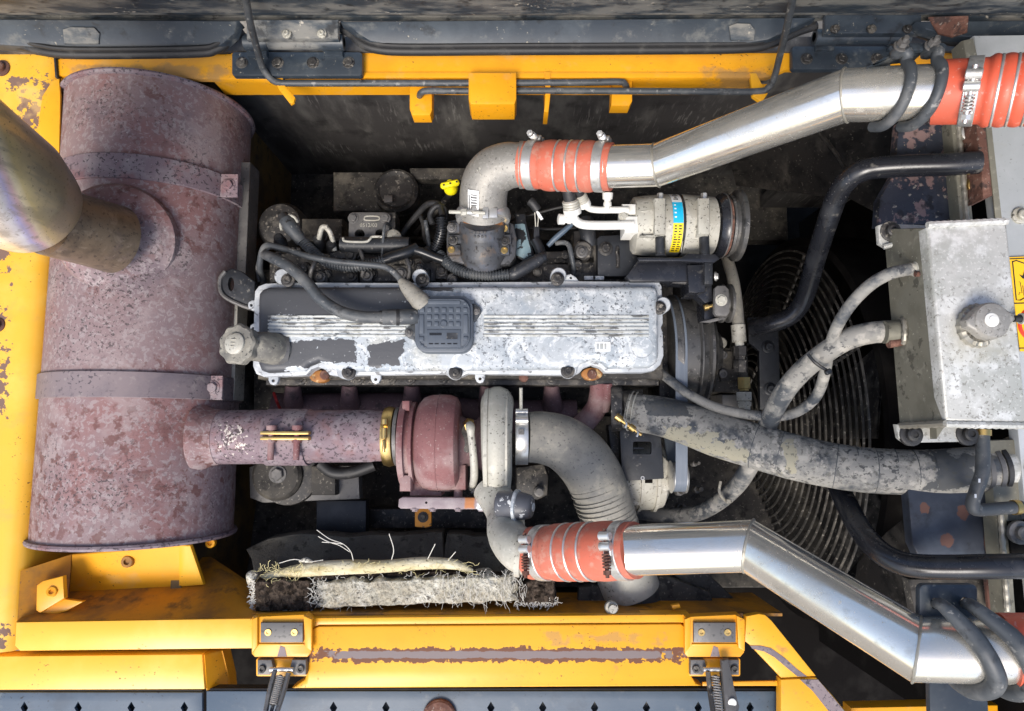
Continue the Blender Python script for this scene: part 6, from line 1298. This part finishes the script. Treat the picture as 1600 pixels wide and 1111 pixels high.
line([(1603, 486), (1642, 526)], .003, M['sticker_red'])
# drain hose
dh = T('drain_hose', 'slate blue drain hose hooking down past the radiator hose clamp', 'hose')
part(dh, 'hose', MB().tube(PT([(1535, 672, .20), (1535, 690, .20), (1536, 715, .20), (1534, 742, .20), (1525, 768, .19), (1520, 785, .18), (1524, 796, .175), (1545, 796, .17), (1570, 794, .165), (1596, 792, .16)]), .0095, 16, 8), M['rubber_grey'])
part(dh, 'yellow_clip', MB().tube(PT([(1535, 671, .20), (1535, 680, .20)]), .0115, 16, 1), M['brass'])
part(dh, 'yellow_clip', MB().tube(PT([(1583, 793, .162), (1591, 792.5, .161)]), .0112, 16, 1), M['brass'])
for y in (748, 772): part(dh, 'hose_print', MB().box(1529-(y-748)*.25, y, 1532-(y-748)*.25, y+6, .2102-(y-748)*.0004, .001, 0), M['white_label'])
# black tubular bars
solo('support_bar', MB().tube(PT([(1530, 254, .17), (1480, 257, .16), (1420, 259, .145), (1372, 262, .13), (1345, 268, .12), (1322, 284, .10), (1306, 310, .07), (1292, 350, .03), (1276, 400, -.03), (1262, 450, -.09), (1250, 478, -.12), (1232, 496, -.14), (1205, 506, -.16), (1175, 512, -.19)]), .0178, 24, 8), M['black_paint'], 'black tubular bar bending down from the rusty bracket to the black plate', 'bar', 'black tubular support bars')
solo('support_bar', MB().tube(PT([(1660, 884, .20), (1560, 885, .19), (1480, 886, .17), (1430, 884, .155), (1398, 876, .14), (1372, 860, .12), (1350, 836, .09), (1334, 810, .06), (1318, 778, .02), (1306, 750, -.02)]), .0178, 24, 8), M['black_paint'], 'black tubular bar bending up under the radiator hose at the lower right', 'bar', 'black tubular support bars')
# ================================================================== below the turbo
en = T('engine_mount', 'dusty rubber engine mount with a large bolt under the exhaust pipe', 'engine mount')
part(en, 'plate', MB().prism([(389, 730), (402, 724), (560, 728), (562, 780), (410, 786), (390, 778)], -.20, .03, .003), M['bracket_grey'])
part(en, 'cup', MB().lathe(P(438, 742, -.20), (0, 0, 1), [(0, .052), (.02, .050), (.026, .044), (.028, .020)], 36), M['dark_dusty'])
part(en, 'outer_ring', MB().lathe(P(452, 740, -.20), (0, 0, 1), [(0, .064), (.010, .062), (.012, .054)], 36), M['dark_metal'])
bolt(en, P(434, 741, -.172), .014, M['bracket_grey'])
part(en, 'side_plate', MB().box(486, 728, 524, 774, -.17, .06, .004), M['dark_dusty'])
part(en, 'cable_tray', MB().tube(PT([(500, 724, -.15), (520, 738, -.15), (550, 738, -.15), (585, 726, -.15)]), .012, 14), M['rubber'])
solo('mount_leg', MB().box(494, 782, 572, 836, -.24, .03, .003), M['dark_slate'], 'dark slate mount leg below the engine mount', 'leg')
solo('cross_member', MB().box(575, 795, 770, 826, -.30, .06, .004), M['dark_metal'], 'dark frame cross member below the turbine bracket', 'frame member')
ot = T('orange_tab', 'small orange tab with a black bolt below the turbine bracket', 'tab')
part(ot, 'plate', MB().prism([(648, 794), (674, 794), (674, 822), (664, 825), (648, 823)], -.16, .008, .002), M['yellow_grimy'] if False else mat('orange_tab', (.62, .24, .012), .5, 0, [((.08, .05, .03), 90, .6, .66, {})]))
bolt(ot, P(661, 808, -.16), .0078, M['dark_metal'], style='flange')
hb = solo('housing_block', MB().prism([(806, 730), (850, 724), (858, 745), (856, 774), (840, 782), (806, 780)], -.17, .06, .006), M['dark_metal'], 'dark housing block behind the boost actuator', 'housing')
solo('housing_bolt', MB().lathe(P(842, 768, -.165), (0, 0, 1), [(0, .010), (.006, .010), (.007, .007), (.014, .007)], 14), M['bracket_grey'], 'bolt on the dark housing block behind the actuator', 'bolt')
solo('red_wire', MB().tube(PT([(428, 614, -.14), (432, 626, -.13), (438, 640, -.15)]), .003, 8), M['red_wire'], 'short red wire below the left end of the valve cover', 'wire')
lf = T('lifting_eye', 'dark lifting eye plate between the silencer and the valve cover', 'lifting eye')
part(lf, 'plate', MB().prism([(344, 436), (350, 424), (362, 419), (378, 424), (398, 440), (398, 480), (380, 476), (356, 466), (346, 456)], -.05, .012, .003, holes=[circ(361, 444, 5, 14, 11)]), M['dark_slate'])
part(lf, 'rim', MB().tube(PT([(352, 424, -.049), (344, 436, -.049), (345, 455, -.049), (356, 467, -.049), (380, 478, -.049), (396, 483, -.049)]), .004, 8), M['bracket_grey'])
# ================================================================== torn insulation
iz = -.05
ins_ = T('insulation_pad', 'torn dark foam insulation pad lying along the bottom of the bay', 'insulation')
random.seed(21)
def rough_poly(pts, step, amp):
    o = []
    for (a, b_), (c, d_) in zip(pts, pts[1:]+pts[:1]):
        n_ = max(1, int(math.hypot(c-a, d_-b_)/step))
        for i in range(n_): o.append((a+(c-a)*i/n_+random.uniform(-amp, amp), b_+(d_-b_)*i/n_+random.uniform(-amp, amp)))
    return o
part(ins_, 'back_slab', MB().prism(rough_poly([(384, 858), (420, 840), (470, 834), (520, 838), (600, 836), (690, 832), (695, 900), (560, 905), (400, 905)], 14, 2), lambda x, y: iz-.09+(y-835)*.0008, .05, .006), M['foam_grey'])
part(ins_, 'back_slab', MB().prism(rough_poly([(697, 834), (770, 838), (800, 870), (830, 905), (690, 902)], 14, 2), lambda x, y: iz-.085+(y-835)*.0008, .05, .006), M['foam_grey'])
def lumpy(mb, c, size, m, amp, parent, name, sub=3, rotz=0):
    bm = mb.bm
    r = bmesh.ops.create_grid(bm, x_segments=int(40+170*size[0]/.3), y_segments=26, size=.5)
    R_ = Matrix.Rotation(rotz, 3, 'Z')
    for v in r['verts']:
        x, y = v.co.x, v.co.y
        edge = min(.5-abs(x), .5-abs(y))*2
        h = noise.fractal(Vector((x*size[0], y*size[1], 0))*90 + Vector(c)*7, 1.0, 2.0, 4)
        e = 1 if edge > .12 else max(0, edge/.12)**.5
        j = noise.noise_vector(Vector((x*size[0]*60, y*size[1]*140, c.x*9)))*.006*(1 if edge < .10 else .3)
        v.co = Vector(c) + R_ @ Vector((x*size[0], y*size[1], 0)) + Vector((j.x, j.y*1.4, size[2]*e + h*amp*e))
    return part(parent, name, mb, m, recalc=False, ang=180)
def seg(x0, y0, x1, y1, wpx, z, m, amp, name, th=.03):
    a, b_ = P(x0, y0, z), P(x1, y1, z); c = (a+b_)/2 - Vector((0, 0, th))
    return lumpy(MB(), c, ((b_-a).length, wpx*S(a), th), M[m], amp, ins_, name, rotz=math.atan2((b_-a).y, (b_-a).x))
seg(393, 932, 488, 930, 54, iz+.03, 'foam_brown', .007, 'foam_end', .05)
seg(486, 931, 818, 919, 43, iz+.03, 'woven_strip', .0030, 'woven_strip', .04)
seg(808, 926, 870, 924, 36, iz+.03, 'foam_brown', .005, 'foam_end', .04)
part(ins_, 'fibreglass_roll', MB().tube(PT([(400, 905, iz+.0), (430, 898, iz+.01), (480, 890, iz+.02), (540, 886, iz+.025), (600, 885, iz+.025), (660, 880, iz+.025), (710, 882, iz+.02), (738, 892, iz+.01)]), [.004, .008, .0125, .013, .011, .011, .009, .004], 16, 6), M['glass_wool'])
part(ins_, 'fibreglass_tuft', MB().tube(PT([(392, 912, iz+.01), (394, 900, iz+.012), (400, 894, iz+.012)]), [.006, .011, .005], 12, 5), M['woven_strip'])
part(ins_, 'dark_fold', MB().prism(rough_poly([(486, 896), (600, 896), (700, 892), (800, 898), (806, 905), (700, 900), (600, 902), (488, 907)], 16, 1), iz+.015, .02, .003), M['foam_brown'])
# loose fibres: nobody could count them
mb = MB(); random.seed(9)
def fibre(mb, x, y, z, L_, ang, r=.00034, curl=1.6):
    pts = []; a = ang; q = P(x, y, z)
    for i in range(5):
        pts.append(q.copy()); q = q + Vector((math.cos(a), math.sin(a), random.uniform(-.1, .5)))*L_/4; a += random.uniform(-.6, .6)*curl
    mb.tube(pts, r, 3, 1, cap=False)
for i in range(70):
    x = random.uniform(488, 815); s_ = random.random()
    yc = 929-(x-486)*.035 if x < 700 else 921
    if s_ < .45: fibre(mb, x, yc-21+random.uniform(-3, 3), iz+.028, random.uniform(.004, .012), random.uniform(.6, 2.5))
    elif s_ < .75: fibre(mb, x, yc+21+random.uniform(-3, 2), iz+.026, random.uniform(.004, .012), random.uniform(-2.5, -.6))
    else: fibre(mb, x, yc+random.uniform(-18, 18), iz+.034, random.uniform(.004, .010), random.uniform(0, 6))
for i in range(150):
    x = random.uniform(690, 822); fibre(mb, x, 920+random.uniform(-20, 20), iz+.034, random.uniform(.010, .024), random.choice((1.57, -1.57))+random.uniform(-.5, .5), .00036, 1.1)
for i in range(70):
    x = random.uniform(486, 506); fibre(mb, x, 929+random.uniform(-20, 22), iz+.034, random.uniform(.005, .014), random.uniform(0, 6))
for i in range(150):
    x = random.uniform(395, 488); fibre(mb, x, 956+random.uniform(-2, 3), iz+.02, random.uniform(.004, .010), random.uniform(0, 6), .0009)
for i in range(90): fibre(mb, 394+random.uniform(-2, 3), random.uniform(908, 956), iz+.02, random.uniform(.004, .009), random.uniform(0, 6), .0009)
for i in range(110): fibre(mb, random.uniform(806, 874), 940+random.uniform(-3, 6), iz+.025, random.uniform(.004, .012), random.uniform(0, 6), .0007)
part(ins_, 'white_fibres', mb, M['fibre'], kind='stuff', recalc=False)
mb = MB()
for i in range(70): fibre(mb, random.uniform(400, 740), 888+random.uniform(-10, 8), iz+.034, random.uniform(.006, .02), random.choice((0, 3.14))+random.uniform(-.7, .7), .0004)
for i in range(45): fibre(mb, random.uniform(405, 470), 900+random.uniform(-14, 6), iz+.03, random.uniform(.006, .018), random.uniform(0, 6), .0005)
part(ins_, 'yellow_fibres', mb, M['fibre_yellow'], kind='stuff', recalc=False)
for pts in ([(552, 876, iz+.03), (548, 862, iz+.06), (536, 850, iz+.08), (515, 842, iz+.09), (495, 828, iz+.09)], [(546, 862, iz+.06), (530, 852, iz+.08), (512, 846, iz+.085), (497, 838, iz+.085)], [(536, 850, iz+.08), (520, 848, iz+.085), (503, 847, iz+.085)],
            [(612, 874, iz+.03), (615, 858, iz+.06), (608, 834, iz+.07)], [(668, 874, iz+.03), (676, 858, iz+.05), (680, 850, iz+.055)], [(700, 876, iz+.03), (712, 862, iz+.045)], [(436, 880, iz+.03), (460, 874, iz+.04), (480, 878, iz+.035), (505, 875, iz+.03)]):
    part(ins_, 'loose_thread', MB().tube(PT(pts), .0007, 5, 6), M['fibre'])
part(ins_, 'fibre_clump', MB().tube(PT([(468, 877, iz+.03), (478, 875, iz+.035), (488, 878, iz+.03)]), [.002, .005, .002], 8), M['woven_strip'])
# bolts and brackets near the duct foot
solo('duct_bolt', MB().lathe(P(955, 949, -.02), (0, .1, 1), [(0, .012), (.008, .011), (.009, .007), (.022, .007)], 14), M['alloy_pale'], 'pale bolt beside the foot of the intake duct', 'bolt')
solo('yellow_lug', MB().prism([(1049, 946), (1062, 944), (1064, 950), (1052, 953)], -.02, .01, .002), M['yellow_paint'], 'small yellow lug right of the intake duct foot', 'lug')
solo('dark_floor_plate', MB().prism([(905, 918), (1040, 900), (1110, 925), (1120, 960), (900, 962)], -.10, .02, .004), M['dark_dusty'], 'dark dusty plate round the foot of the intake duct', 'plate')
solo('dust_ramp', MB().prism([(1050, 895), (1100, 890), (1200, 985), (1190, 1000), (1120, 960)], -.12, .02, .004), M['dark_dusty'], 'dusty dark ramp right of the intake duct behind the latch', 'plate')
finalize()
